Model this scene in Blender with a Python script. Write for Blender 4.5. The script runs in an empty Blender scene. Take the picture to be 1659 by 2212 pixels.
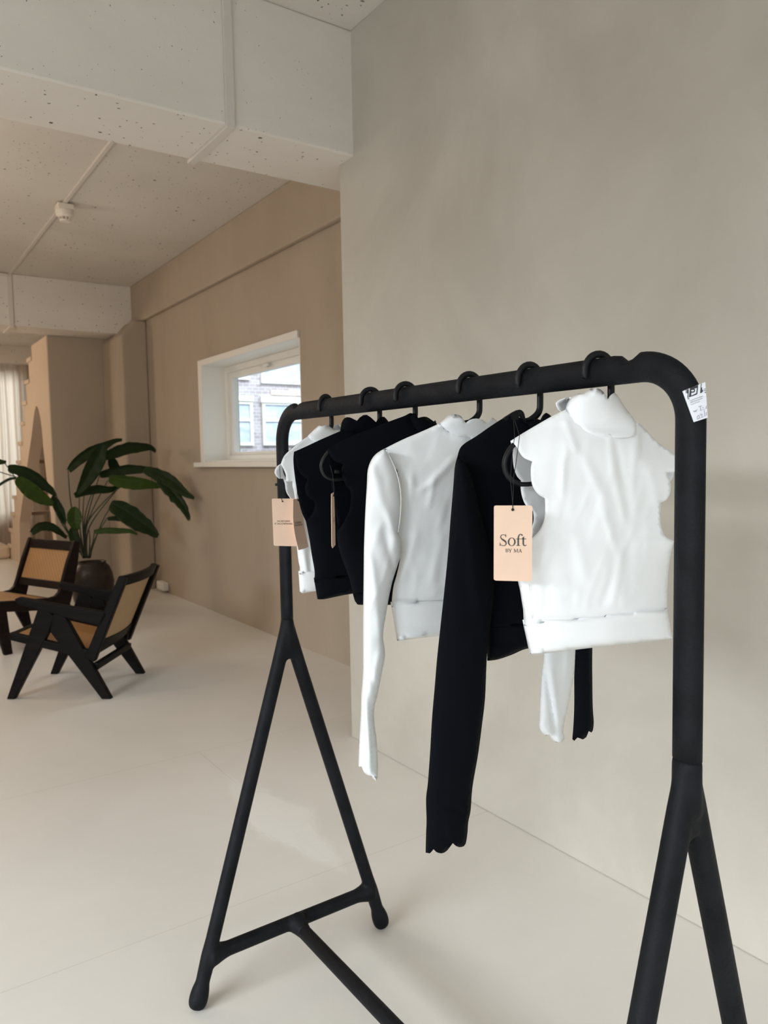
import bpy, bmesh, math, random
import numpy as np
from mathutils import Vector, Matrix, noise
from mathutils.geometry import delaunay_2d_cdt

# ------------------------------------------------------------------ camera
scene = bpy.context.scene
C = scene.collection
W, H = 1659.0, 2212.0
F, YAW, PITCH, ROLL, EYE = 1636.83, math.radians(34.5695), math.radians(-4.0780), math.radians(-1.04986), 1.4


def cam_axes():
    cy, sy, cp, sp = math.cos(YAW), math.sin(YAW), math.cos(PITCH), math.sin(PITCH)
    fw = Vector((sy * cp, cy * cp, sp)); r = Vector((cy, -sy, 0)); u = r.cross(fw)
    c, s = math.cos(ROLL), math.sin(ROLL)
    return c * r + s * u, -s * r + c * u, fw


RX, UX, FX = cam_axes()
EYEP = Vector((0, 0, EYE))
cam = bpy.data.cameras.new('camera')
cam.sensor_fit = 'VERTICAL'; cam.sensor_height = 36.0; cam.lens = F / H * 36.0
cam.clip_start = 0.05; cam.clip_end = 200
cam.dof.use_dof = True; cam.dof.focus_distance = 1.35; cam.dof.aperture_fstop = 8.0
co = bpy.data.objects.new('camera', cam); C.objects.link(co)
M = Matrix((RX, UX, -FX)).transposed().to_4x4(); M.translation = EYEP
co.matrix_world = M
scene.camera = co

# ------------------------------------------------------------------ light and exposure
vs = scene.view_settings
vs.view_transform = 'Standard'; vs.look = 'None'; vs.gamma = 1; vs.use_curve_mapping = False
vs.exposure = 0.04
scene.cycles.max_bounces = 10; scene.cycles.diffuse_bounces = 6; scene.cycles.transparent_max_bounces = 12
scene.cycles.sample_clamp_indirect = 6.0
wd = bpy.data.worlds.new('sky'); scene.world = wd; wd.use_nodes = True
bgn = wd.node_tree.nodes['Background']
bgn.inputs[0].default_value = (0.80, 0.90, 1.0, 1); bgn.inputs[1].default_value = 0.85


def area(name, loc, direction, sx, sy, power, col):
    l = bpy.data.lights.new(name, 'AREA'); l.shape = 'RECTANGLE'; l.size = sx; l.size_y = sy
    l.energy = power; l.color = col
    o = bpy.data.objects.new(name, l); C.objects.link(o); o.location = loc
    o.rotation_euler = Vector(direction).to_track_quat('-Z', 'Y').to_euler()
    return o


def bulb(name, loc, power, col, rad=0.12):
    l = bpy.data.lights.new(name, 'POINT'); l.energy = power; l.color = col; l.shadow_soft_size = rad
    o = bpy.data.objects.new(name, l); C.objects.link(o); o.location = loc
    return o


DAY = (0.89, 0.955, 1.0)
area('daylight_street_front', (-0.6, -7.6, 5.2), (0.09, 0.88, -0.42), 7.0, 2.8, 640, DAY)
area('daylight_left_windows', (-8.4, -0.5, 4.9), (0.92, 0.03, -0.40), 6.5, 3.7, 2250, DAY)
area('daylight_side_street', (9.5, 9.0, 11.0), (-0.08, 0.7, -0.75), 9.0, 5.0, 3000, (0.86, 0.93, 1.0))
area('daylight_garden', (1.3, 17.6, 3.0), (0, -1, -0.25), 3.0, 3.0, 260, (1.0, 0.98, 0.95))
bulb('warm_lamp_lounge', (-0.45, 4.8, 3.02), 20, (1.0, 0.78, 0.60))
bulb('warm_lamp_stairs', (-0.6, 10.6, 2.2), 84, (1.0, 0.78, 0.57), 0.35)
bulb('warm_lamp_seating', (-1.1, 6.3, 2.1), 60, (1.0, 0.86, 0.73), 0.45)


# ------------------------------------------------------------------ helpers
def ray(px, py):
    return FX + (px - W / 2) / F * RX - (py - H / 2) / F * UX


def at(px, py, axis, val):
    """world point where the sight line of a photo pixel meets the plane axis = val"""
    d = ray(px, py); t = (val - EYEP[axis]) / d[axis]
    return EYEP + d * t


def on(px, py, O, n):
    d = ray(px, py); t = (O - EYEP).dot(n) / d.dot(n)
    return EYEP + d * t


def link(name, me, parent=None):
    o = bpy.data.objects.new(name, me); C.objects.link(o)
    if parent is not None: o.parent = parent
    return o


def wloc(o):
    v = Vector(o.location)
    while o.parent is not None:
        o = o.parent; v += o.location
    return v


def mesh(name, verts, faces, mat, parent=None, smooth=False, bevel=0, solid=0, sub=0):
    off = wloc(parent) if parent is not None else Vector((0, 0, 0))
    me = bpy.data.meshes.new(name)
    me.from_pydata([tuple(Vector(v) - off) for v in verts], [], faces)
    bm = bmesh.new(); bm.from_mesh(me); bmesh.ops.recalc_face_normals(bm, faces=bm.faces); bm.to_mesh(me); bm.free()
    me.materials.append(mat)
    if smooth:
        for p in me.polygons: p.use_smooth = True
    o = link(name, me, parent)
    if solid:
        m = o.modifiers.new('solid', 'SOLIDIFY'); m.thickness = solid; m.offset = 0
    if bevel:
        m = o.modifiers.new('bevel', 'BEVEL'); m.width = bevel; m.segments = 2; m.limit_method = 'ANGLE'
        m.angle_limit = math.radians(40)
    if sub:
        m = o.modifiers.new('sub', 'SUBSURF'); m.levels = sub; m.render_levels = sub
    return o


def tag(o, label=None, cat=None, group=None, kind=None):
    if label: o['label'] = label
    if cat: o['category'] = cat
    if group: o['group'] = group
    if kind: o['kind'] = kind
    return o


def thing(name, label, cat, loc, group=None):
    o = bpy.data.objects.new(name, None); C.objects.link(o); o.location = loc
    o.empty_display_size = 0.05
    return tag(o, label, cat, group)


class MB:
    def __init__(s): s.v = []; s.f = []

    def add(s, v, f):
        b = len(s.v); s.v += [Vector(p) for p in v]; s.f += [tuple(i + b for i in q) for q in f]; return s

    def box(s, x0, x1, y0, y1, z0, z1):
        return s.add([(x0, y0, z0), (x1, y0, z0), (x1, y1, z0), (x0, y1, z0), (x0, y0, z1), (x1, y0, z1), (x1, y1, z1), (x0, y1, z1)],
                     [(0, 3, 2, 1), (4, 5, 6, 7), (0, 1, 5, 4), (1, 2, 6, 5), (2, 3, 7, 6), (3, 0, 4, 7)])

    def prism(s, poly, e, o=(0, 0, 0), a=(1, 0, 0), b=(0, 0, 1)):
        """poly of (p, q) laid out from o along a and b, extruded by the vector e"""
        o, a, b, e = Vector(o), Vector(a), Vector(b), Vector(e); n = len(poly)
        lo = [o + a * p + b * q for p, q in poly]
        return s.add(lo + [p + e for p in lo], [tuple(range(n - 1, -1, -1)), tuple(range(n, 2 * n))] +
                     [(i, (i + 1) % n, n + (i + 1) % n, n + i) for i in range(n)])

    def tube(s, pts, r, n=12, caps=True, side=None, rb=None):
        """sweep of a round (or oval: r along side, rb across) section; r may be a list"""
        pts = [Vector(p) for p in pts]; m = len(pts)
        rs = r if isinstance(r, (list, tuple)) else [r] * m
        rbs = rs if rb is None else (rb if isinstance(rb, (list, tuple)) else [rb] * m)
        v = []; f = []; prev = Vector(side) if side is not None else None
        for i, p in enumerate(pts):
            t = (pts[min(i + 1, m - 1)] - pts[max(i - 1, 0)]).normalized()
            if prev is None:
                prev = t.orthogonal()
            a = (prev - t * prev.dot(t))
            a = a.normalized() if a.length > 1e-6 else t.orthogonal().normalized()
            b = t.cross(a); prev = a
            for k in range(n):
                q = 2 * math.pi * k / n
                v.append(p + a * (rs[i] * math.cos(q)) + b * (rbs[i] * math.sin(q)))
        for i in range(m - 1):
            for k in range(n):
                f.append((i * n + k, i * n + (k + 1) % n, (i + 1) * n + (k + 1) % n, (i + 1) * n + k))
        if caps:
            f.append(tuple(range(n - 1, -1, -1))); f.append(tuple(range((m - 1) * n, m * n)))
        return s.add(v, f)

    def lathe(s, prof, c, n=28):
        v = []; f = []; c = Vector(c); m = len(prof)
        for r, z in prof:
            for k in range(n):
                q = 2 * math.pi * k / n
                v.append(c + Vector((r * math.cos(q), r * math.sin(q), z)))
        for i in range(m - 1):
            for k in range(n):
                f.append((i * n + k, i * n + (k + 1) % n, (i + 1) * n + (k + 1) % n, (i + 1) * n + k))
        f.append(tuple(range(n))); f.append(tuple(range((m - 1) * n, m * n)))
        return s.add(v, f)

    def go(s, name, mat, parent=None, **k): return mesh(name, s.v, s.f, mat, parent, **k)


def catmull(pts, closed=False, step=6):
    """smooth polyline; a point with a third value is kept as a corner"""
    n = len(pts); out = []
    for i in range(n if closed else n - 1):
        g = lambda j: pts[j % n] if closed else pts[max(0, min(n - 1, j))]
        p1, p2 = g(i), g(i + 1)
        p0 = p1 if len(p1) > 2 else g(i - 1); p3 = p2 if len(p2) > 2 else g(i + 2)
        d = math.dist(p1[:2], p2[:2]); k = max(1, int(d / step))
        for j in range(k):
            t = j / k; r = []
            for c in (0, 1):
                a, b, e, h = p0[c], p1[c], p2[c], p3[c]
                r.append(0.5 * (2 * b + (e - a) * t + (2 * a - 5 * b + 4 * e - h) * t * t + (3 * b - a - 3 * e + h) * t ** 3))
            out.append(tuple(r))
    if not closed: out.append(tuple(pts[-1][:2]))
    return out


# ------------------------------------------------------------------ materials
def nodes(name):
    m = bpy.data.materials.new(name); m.use_nodes = True
    nt = m.node_tree; return m, nt, nt.nodes['Principled BSDF']


def simple(name, col, rough=0.5, metal=0.0, spec=0.5, bump=0, bscale=200, sheen=0):
    m, nt, b = nodes(name)
    b.inputs['Base Color'].default_value = (*col, 1); b.inputs['Roughness'].default_value = rough
    b.inputs['Metallic'].default_value = metal; b.inputs['Specular IOR Level'].default_value = spec
    if sheen: b.inputs['Sheen Weight'].default_value = sheen
    if bump:
        tc = nt.nodes.new('ShaderNodeTexCoord'); nz = nt.nodes.new('ShaderNodeTexNoise'); bp = nt.nodes.new('ShaderNodeBump')
        nz.inputs['Scale'].default_value = bscale; nz.inputs['Detail'].default_value = 3
        bp.inputs['Strength'].default_value = bump; bp.inputs['Distance'].default_value = 0.002
        nt.links.new(tc.outputs['Object'], nz.inputs['Vector']); nt.links.new(nz.outputs['Fac'], bp.inputs['Height'])
        nt.links.new(bp.outputs['Normal'], b.inputs['Normal'])
    return m


def mottled(name, c1, c2, scale, rough, bump=0.15, stretch=(1, 1, 1), fine=60, spec=0.3, c3=None):
    """two-tone clouded plaster or paint"""
    m, nt, b = nodes(name); N = nt.nodes.new; L = nt.links.new
    tc = N('ShaderNodeTexCoord'); mp = N('ShaderNodeMapping'); mp.inputs['Scale'].default_value = stretch
    n1 = N('ShaderNodeTexNoise'); n1.inputs['Scale'].default_value = scale; n1.inputs['Detail'].default_value = 6
    n1.inputs['Roughness'].default_value = 0.6; n1.inputs['Distortion'].default_value = 0.4
    rp = N('ShaderNodeValToRGB'); rp.color_ramp.elements[0].position = 0.35; rp.color_ramp.elements[1].position = 0.65
    rp.color_ramp.elements[0].color = (*c1, 1); rp.color_ramp.elements[1].color = (*c2, 1)
    n2 = N('ShaderNodeTexNoise'); n2.inputs['Scale'].default_value = fine; n2.inputs['Detail'].default_value = 4
    bp = N('ShaderNodeBump'); bp.inputs['Strength'].default_value = bump; bp.inputs['Distance'].default_value = 0.004
    L(tc.outputs['Object'], mp.inputs['Vector']); L(mp.outputs['Vector'], n1.inputs['Vector']); L(tc.outputs['Object'], n2.inputs['Vector'])
    L(n1.outputs['Fac'], rp.inputs['Fac']); L(rp.outputs['Color'], b.inputs['Base Color'])
    L(n2.outputs['Fac'], bp.inputs['Height']); L(bp.outputs['Normal'], b.inputs['Normal'])
    b.inputs['Roughness'].default_value = rough; b.inputs['Specular IOR Level'].default_value = spec
    m['ramp'] = 1
    return m, nt, b, rp, bp


def concrete(name, c1, c2):
    m, nt, b, rp, bp = mottled(name, c1, c2, 1.6, 0.75, 0.25, (0.4, 0.4, 1.5), 35)
    N = nt.nodes.new; L = nt.links.new
    tc = nt.nodes['Texture Coordinate']
    mixes = rp.outputs['Color']; hs = None
    for sc, thr, rad in ((13.0, 0.38, 0.14), (30.0, 0.12, 0.16), (6.0, 0.40, 0.085)):
        ns = N('ShaderNodeTexNoise'); ns.inputs['Scale'].default_value = sc * 4
        dv = N('ShaderNodeMix'); dv.data_type = 'VECTOR'; dv.inputs['Factor'].default_value = 0.015
        vo = N('ShaderNodeTexVoronoi'); vo.inputs['Scale'].default_value = sc
        L(tc.outputs['Object'], ns.inputs['Vector']); L(tc.outputs['Object'], dv.inputs[4]); L(ns.outputs['Color'], dv.inputs[5])
        L(dv.outputs[1], vo.inputs['Vector'])
        sep = N('ShaderNodeSeparateColor'); L(vo.outputs['Color'], sep.inputs['Color'])
        g = N('ShaderNodeMath'); g.operation = 'GREATER_THAN'; g.inputs[1].default_value = thr; L(sep.outputs[0], g.inputs[0])
        rr = N('ShaderNodeMath'); rr.operation = 'MULTIPLY'; rr.inputs[1].default_value = rad; L(sep.outputs[1], rr.inputs[0])
        l = N('ShaderNodeMath'); l.operation = 'LESS_THAN'; L(vo.outputs['Distance'], l.inputs[0]); L(rr.outputs[0], l.inputs[1])
        k = N('ShaderNodeMath'); k.operation = 'MULTIPLY'; L(g.outputs[0], k.inputs[0]); L(l.outputs[0], k.inputs[1])
        mx = N('ShaderNodeMix'); mx.data_type = 'RGBA'; L(k.outputs[0], mx.inputs['Factor']); L(mixes, mx.inputs[6])
        mx.inputs[7].default_value = (0.10, 0.085, 0.07, 1); mixes = mx.outputs[2]
    L(mixes, b.inputs['Base Color'])
    return m


PL1, PL2 = (0.475, 0.443, 0.382), (0.57, 0.537, 0.472)
m_plaster = mottled('greige plaster', PL1, PL2, 1.3, 0.7, 0.22, (1, 1, 0.8), 22)[0]
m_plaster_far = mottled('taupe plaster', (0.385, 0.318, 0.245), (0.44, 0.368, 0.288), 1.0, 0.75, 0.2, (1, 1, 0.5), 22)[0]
m_dim = mottled('low bounce plaster', (0.20, 0.175, 0.145), (0.24, 0.21, 0.175), 1.0, 0.8, 0.1)[0]  # for the unseen walls, darkened on purpose to cut their bounced light
m_cream = mottled('cream plaster', (0.62, 0.50, 0.39), (0.66, 0.54, 0.43), 1.0, 0.75, 0.1)[0]
m_conc = concrete('white painted concrete', (0.68, 0.635, 0.575), (0.75, 0.705, 0.645))
m_ceil = concrete('white painted ceiling', (0.60, 0.56, 0.505), (0.68, 0.64, 0.585))
m_white = simple('white paint', (0.80, 0.78, 0.73), 0.45, bump=0.05, bscale=60)
m_trunk = simple('painted trunking', (0.62, 0.575, 0.52), 0.5, bump=0.05)
m_box = simple('cream plastic', (0.74, 0.68, 0.60), 0.45, bump=0.03)

# floor: painted screed with joints, a repainted patch and scuffs
m_floor, _nt, _b, _rp, _bp = mottled('pale painted floor', (0.67, 0.645, 0.60), (0.72, 0.695, 0.65), 1.1, 0.34, 0.10, (1, 1, 1), 45, 0.45)
N = _nt.nodes.new; L = _nt.links.new
_tc = _nt.nodes['Texture Coordinate']; _sx = N('ShaderNodeSeparateXYZ'); L(_tc.outputs['Object'], _sx.inputs[0])


def _math(op, a, b=None, c=None):
    n = N('ShaderNodeMath'); n.operation = op
    for i, q in enumerate((a, b, c)):
        if q is None: continue
        if isinstance(q, (int, float)): n.inputs[i].default_value = q
        else: L(q, n.inputs[i])
    return n.outputs[0]


def _joint(ax, val, wd_):
    return _math('LESS_THAN', _math('ABSOLUTE', _math('SUBTRACT', _sx.outputs[ax], val)), wd_)


_j = _math('MAXIMUM', _joint(1, 2.172, 0.0022), _joint(1, 3.457, 0.0025))
_j2 = _math('MULTIPLY', _joint(0, 1.272, 0.0028), _math('MULTIPLY', _math('GREATER_THAN', _sx.outputs[1], 2.2), _math('LESS_THAN', _sx.outputs[1], 3.45)))
_j = _math('MULTIPLY', _math('MAXIMUM', _j, _j2), 0.22)
_mx = N('ShaderNodeMix'); _mx.data_type = 'RGBA'; L(_j, _mx.inputs['Factor']); L(_rp.outputs['Color'], _mx.inputs[6]); _mx.inputs[7].default_value = (0.30, 0.26, 0.21, 1)
# repainted, paler patch along the lengthwise joint
_pn = N('ShaderNodeTexNoise'); _pn.inputs['Scale'].default_value = 9; L(_tc.outputs['Object'], _pn.inputs['Vector'])
_pd = _math('ADD', _math('ABSOLUTE', _math('SUBTRACT', _sx.outputs[0], 1.275)), _math('MULTIPLY', _math('ABSOLUTE', _math('SUBTRACT', _sx.outputs[1], 2.62)), 0.25))
_pm = N('ShaderNodeMapRange'); _pm.inputs[1].default_value = 0.15; _pm.inputs[2].default_value = 0.10; L(_math('ADD', _pd, _math('MULTIPLY', _math('SUBTRACT', _pn.outputs['Fac'], 0.5), 0.10)), _pm.inputs[0])
_mx2 = N('ShaderNodeMix'); _mx2.data_type = 'RGBA'; L(_math('MULTIPLY', _pm.outputs[0], 0.85), _mx2.inputs['Factor']); L(_mx.outputs[2], _mx2.inputs[6]); _mx2.inputs[7].default_value = (0.80, 0.785, 0.75, 1)
L(_mx2.outputs[2], _b.inputs['Base Color'])
L(_math('SUBTRACT', 0.36, _math('MULTIPLY', _pm.outputs[0], 0.12)), _b.inputs['Roughness'])

m_rack = mottled('matt black rubber', (0.0045, 0.0050, 0.0064), (0.0088, 0.0097, 0.0122), 14, 0.6, 0.25, (1, 1, 1), 160, 0.14)[0]
m_hanger = simple('black plastic', (0.0060, 0.0065, 0.0075), 0.45, spec=0.25)
m_cotton = simple('white stretch jersey', (0.86, 0.87, 0.875), 0.85, spec=0.2, bump=0.06, bscale=900, sheen=0.1)
m_cotton2 = simple('cool white jersey', (0.80, 0.815, 0.82), 0.85, spec=0.2, bump=0.06, bscale=900, sheen=0.1)
m_black = simple('black stretch jersey', (0.0024, 0.0029, 0.0050), 0.9, spec=0.08, bump=0.05, bscale=900)
m_card = mottled('blush card', (0.745, 0.535, 0.405), (0.775, 0.56, 0.425), 30, 0.7, 0.05)[0]
m_ink = simple('charcoal print', (0.055, 0.048, 0.046), 0.7)
m_black_ink = simple('black print', (0.012, 0.012, 0.014), 0.6)
m_pen = simple('violet pen', (0.10, 0.06, 0.18), 0.6)
m_string = simple('black cord', (0.008, 0.008, 0.009), 0.8)
m_paper = simple('white paper', (0.68, 0.69, 0.73), 0.6)
m_wood = mottled('black stained teak', (0.0045, 0.0036, 0.0034), (0.0085, 0.0063, 0.0056), 6, 0.45, 0.1, (1, 1, 6), 60, 0.09)[0]
m_wood2 = mottled('dark brown teak', (0.0095, 0.0055, 0.0048), (0.016, 0.009, 0.0075), 6, 0.45, 0.1, (1, 1, 6), 60, 0.12)[0]
m_pot = mottled('dark glazed clay', (0.018, 0.013, 0.010), (0.035, 0.025, 0.019), 5, 0.38, 0.2, (1, 1, 2), 30)[0]
m_soil = simple('dark soil', (0.012, 0.009, 0.007), 0.95, bump=0.6, bscale=80)


def leafmat(name, c1, c2):
    m, nt, b = nodes(name); N = nt.nodes.new; L = nt.links.new
    tc = N('ShaderNodeTexCoord'); nz = N('ShaderNodeTexNoise'); nz.inputs['Scale'].default_value = 6; nz.inputs['Detail'].default_value = 4
    rp = N('ShaderNodeValToRGB'); rp.color_ramp.elements[0].color = (*c1, 1); rp.color_ramp.elements[1].color = (*c2, 1)
    L(tc.outputs['Object'], nz.inputs['Vector']); L(nz.outputs['Fac'], rp.inputs['Fac']); L(rp.outputs['Color'], b.inputs['Base Color'])
    b.inputs['Roughness'].default_value = 0.42; b.inputs['Specular IOR Level'].default_value = 0.2
    tr = N('ShaderNodeBsdfTranslucent'); mx = N('ShaderNodeMixShader'); mx.inputs[0].default_value = 0.22
    L(rp.outputs['Color'], tr.inputs['Color']); L(b.outputs[0], mx.inputs[1]); L(tr.outputs[0], mx.inputs[2])
    L(mx.outputs[0], nt.nodes['Material Output'].inputs['Surface'])
    return m


m_leaf = leafmat('deep green leaf', (0.010, 0.020, 0.006), (0.022, 0.045, 0.010))
m_leaf2 = leafmat('fresh green leaf', (0.030, 0.060, 0.008), (0.055, 0.095, 0.012))
m_stem = simple('green stem', (0.020, 0.032, 0.012), 0.5)


def cane(name, c1, c2, s=90):
    m, nt, b = nodes(name); N = nt.nodes.new; L = nt.links.new
    tc = N('ShaderNodeTexCoord'); ch = N('ShaderNodeTexChecker'); ch.inputs['Scale'].default_value = s
    mp = N('ShaderNodeMapping'); mp.inputs['Rotation'].default_value = (0.5, 0.6, 0.7)
    nz = N('ShaderNodeTexNoise'); nz.inputs['Scale'].default_value = 7
    mx = N('ShaderNodeMix'); mx.data_type = 'RGBA'; mx.inputs[6].default_value = (*c1, 1); mx.inputs[7].default_value = (*c2, 1)
    ad = N('ShaderNodeMath'); ad.operation = 'MULTIPLY_ADD'; ad.inputs[1].default_value = 0.6; 
    L(tc.outputs['Object'], mp.inputs['Vector']); L(mp.outputs['Vector'], ch.inputs['Vector']); L(tc.outputs['Object'], nz.inputs['Vector'])
    L(ch.outputs['Fac'], ad.inputs[0]); sb = N('ShaderNodeMath'); sb.operation = 'MULTIPLY'; sb.inputs[1].default_value = 0.4
    L(nz.outputs['Fac'], sb.inputs[0]); L(sb.outputs[0], ad.inputs[2]); L(ad.outputs[0], mx.inputs['Factor']); L(mx.outputs[2], b.inputs['Base Color'])
    b.inputs['Roughness'].default_value = 0.55
    bp = N('ShaderNodeBump'); bp.inputs['Strength'].default_value = 0.4; bp.inputs['Distance'].default_value = 0.003
    L(ch.outputs['Fac'], bp.inputs['Height']); L(bp.outputs['Normal'], b.inputs['Normal'])
    return m


m_cane = cane('golden cane weave', (0.28, 0.135, 0.048), (0.47, 0.26, 0.105))
m_cane2 = cane('pale cane weave', (0.40, 0.27, 0.145), (0.53, 0.38, 0.21))


def glass(name, tint=(1, 1, 1)):
    m = bpy.data.materials.new(name); m.use_nodes = True; nt = m.node_tree; nt.nodes.remove(nt.nodes['Principled BSDF'])
    t = nt.nodes.new('ShaderNodeBsdfTransparent'); g = nt.nodes.new('ShaderNodeBsdfGlossy'); lw = nt.nodes.new('ShaderNodeLayerWeight'); fr = nt.nodes.new('ShaderNodeMath'); mx = nt.nodes.new('ShaderNodeMixShader')
    t.inputs[0].default_value = (*tint, 1); g.inputs['Roughness'].default_value = 0.02; fr.operation = 'POWER'; fr.inputs[1].default_value = 5.0
    lw.inputs['Blend'].default_value = 0.5; nt.links.new(lw.outputs['Facing'], fr.inputs[0])
    nt.links.new(fr.outputs[0], mx.inputs[0]); nt.links.new(t.outputs[0], mx.inputs[1]); nt.links.new(g.outputs[0], mx.inputs[2])
    nt.links.new(mx.outputs[0], nt.nodes['Material Output'].inputs['Surface'])
    return m


m_glass = glass('window glass', (0.94, 0.97, 0.97))


def sheer(name, col, f=0.55):
    m, nt, b = nodes(name)
    b.inputs['Base Color'].default_value = (*col, 1); b.inputs['Roughness'].default_value = 0.9
    tr = nt.nodes.new('ShaderNodeBsdfTranslucent'); tr.inputs[0].default_value = (*col, 1)
    mx = nt.nodes.new('ShaderNodeMixShader'); mx.inputs[0].default_value = f
    nt.links.new(b.outputs[0], mx.inputs[1]); nt.links.new(tr.outputs[0], mx.inputs[2])
    nt.links.new(mx.outputs[0], nt.nodes['Material Output'].inputs['Surface'])
    return m


m_curtain = sheer('linen sheer', (0.72, 0.64, 0.55), 0.6)

# ------------------------------------------------------------------ room shell
ZC = 3.36           # ceiling
ZB = 2.80           # underside of the near beam
ZB2 = 2.83          # underside of the far beam
XR, YR = 1.965, 3.177   # face and end of the near right wall
XW = 2.65           # window wall


def struct(name, mb, mat, **k):
    return tag(mb.go(name, mat, **k), kind='structure')


struct('floor', MB().box(-4.2, 3.0, -3.8, 14.4, -0.12, 0), m_floor)
struct('ceiling', MB().box(-4.2, 3.0, -3.8, 14.4, ZC, ZC + 0.15), m_ceil)
struct('wall_right', MB().box(XR, 3.0, -3.8, YR, 0, ZC), m_plaster, bevel=0.006)
# window wall with its opening
WY0, WY1, WZ0, WZ1 = 4.872, 6.75, 1.392, 2.283
mb = MB().box(XW, 3.0, YR, WY0, 0, ZC).box(XW, 3.0, WY1, 14.4, 0, ZC).box(XW, 3.0, WY0, WY1, 0, WZ0).box(XW, 3.0, WY0, WY1, WZ1, ZC)
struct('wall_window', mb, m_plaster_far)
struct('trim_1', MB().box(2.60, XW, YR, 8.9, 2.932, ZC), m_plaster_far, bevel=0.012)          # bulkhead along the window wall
struct('trim_2', MB().box(-4.2, XW, 3.05, 3.482, ZB, ZC), m_conc, bevel=0.008)                # near beam
struct('trim_3', MB().box(-4.2, 2.62, 8.69, 9.12, ZB2, ZC), m_conc, bevel=0.008)              # far beam
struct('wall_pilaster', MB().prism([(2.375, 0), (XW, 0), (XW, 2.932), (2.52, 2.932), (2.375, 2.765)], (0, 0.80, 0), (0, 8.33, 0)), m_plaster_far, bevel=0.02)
# left and street side walls with window openings (behind and beside the camera)
mb = MB().box(-4.2, -4.05, -3.8, -3.5, 0, ZC).box(-4.2, -4.05, 2.2, 14.4, 0, ZC).box(-4.2, -4.05, -3.5, 2.2, 0, 0.06).box(-4.2, -4.05, -3.5, 2.2, 2.85, ZC)
struct('wall_left', mb, m_dim)
mb = MB().box(-4.2, -4.05, -3.8, -3.65, 0, ZC).box(1.65, XR, -3.8, -3.65, 0, ZC).box(-4.05, 1.65, -3.8, -3.65, 0, 0.06).box(-4.05, 1.65, -3.8, -3.65, 2.85, ZC)
struct('wall_street', mb, m_dim)
# far wall with a tall window behind the curtain
FX0, FX1, FZ0, FZ1 = 0.2, 2.29, 0.60, 2.955
mb = MB().box(-4.2, FX0, 14.2, 14.4, 0, ZC).box(FX1, 3.0, 14.2, 14.4, 0, ZC).box(FX0, FX1, 14.2, 14.4, 0, FZ0).box(FX0, FX1, 14.2, 14.4, FZ1, ZC)
struct('wall_far', mb, m_cream)
struct('trim_4', MB().box(-4.2, XW, 13.88, 14.2, 3.07, ZC), m_ceil)                           # curtain pelmet
w3 = tag(link('window_2', None), kind='structure'); w3.location = (1.24, 14.3, 0.6)
mb = MB()
for x in (FX0, (FX0 + FX1) / 2 - 0.03, FX1 - 0.06): mb.box(x, x + 0.06, 14.27, 14.33, FZ0, FZ1)
mb.box(FX0, FX1, 14.27, 14.33, FZ0, FZ0 + 0.06).box(FX0, FX1, 14.27, 14.33, FZ1 - 0.06, FZ1)
mb.go('window_frame', m_white, w3)
MB().box(FX0 + 0.06, FX1 - 0.06, 14.295, 14.301, FZ0 + 0.06, FZ1 - 0.06).go('pane', m_glass, w3)

struct('ground', MB().box(-25, 25, -25, 25, -1.2, -1.0), simple('street paving', (0.40, 0.39, 0.38), 0.9))

# ------------------------------------------------------------------ window in the window wall
w1 = tag(link('window_1', None), kind='structure'); w1.location = (XW, (WY0 + WY1) / 2, WZ0)
XF = 2.855
t = 0.012
mb = MB().box(XW, XF + 0.03, WY1 - t, WY1, WZ0, WZ1).box(XW, XF + 0.03, WY0, WY0 + t, WZ0, WZ1).box(XW, XF + 0.03, WY0, WY1, WZ1 - t, WZ1).box(XW, XF + 0.03, WY0, WY1, WZ0, WZ0 + t)
mb.go('reveal_lining', m_white, w1, bevel=0.002)
# casing strip round the opening
c = 0.072
mb = MB().box(XW - 0.022, XW + 0.004, WY1 - 0.012, WY1 + c, WZ0 - 0.01, WZ1 + 0.045).box(XW - 0.022, XW + 0.004, WY0, WY1 - 0.012, WZ1 - 0.010, WZ1 + 0.045)
mb.go('casing', m_white, w1, bevel=0.006)
MB().box(XW - 0.075, XW + 0.03, WY0 - 0.01, WY1 + 0.12, WZ0 - 0.045, WZ0 - 0.002).go('window_sill', m_white, w1, bevel=0.006)
# outer frame and sash
y0, y1, z0, z1 = WY0 + t, WY1 - t, WZ0 + t, WZ1 - t
mb = MB()
b = 0.055
mb.box(XF, XF + 0.09, y1 - b, y1, z0, z1).box(XF, XF + 0.09, y0, y0 + b, z0, z1).box(XF, XF + 0.09, y0 + b, y1 - b, z1 - b, z1).box(XF, XF + 0.09, y0 + b, y1 - b, z0, z0 + 0.045)
mb.go('window_frame', m_white, w1, bevel=0.004)
ys0, ys1, zs0, zs1 = y0 + b, y1 - b, z0 + 0.045, z1 - b
mb = MB(); s = 0.055
mb.box(XF + 0.025, XF + 0.085, ys1 - s, ys1, zs0, zs1).box(XF + 0.025, XF + 0.085, ys0, ys0 + s, zs0, zs1).box(XF + 0.025, XF + 0.085, ys0 + s, ys1 - s, zs1 - s, zs1).box(XF + 0.025, XF + 0.085, ys0 + s, ys1 - s, zs0, zs0 + 0.03)
sash = mb.go('sash', m_white, w1, bevel=0.004)
MB().box(XF + 0.055, XF + 0.062, ys0 + s - 0.01, ys1 - s + 0.01, zs0 + 0.02, zs1 - s + 0.01).go('pane', m_glass, sash)
MB().tube([(XF + 0.01, 5.86, z1 - 0.075), (XF - 0.012, 5.86, z1 - 0.075)], 0.018, 14).tube([(XF - 0.012, 5.92, z1 - 0.075), (XF - 0.012, 5.78, z1 - 0.075)], 0.013, 10).go('latch', m_white, w1, smooth=True)

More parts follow.
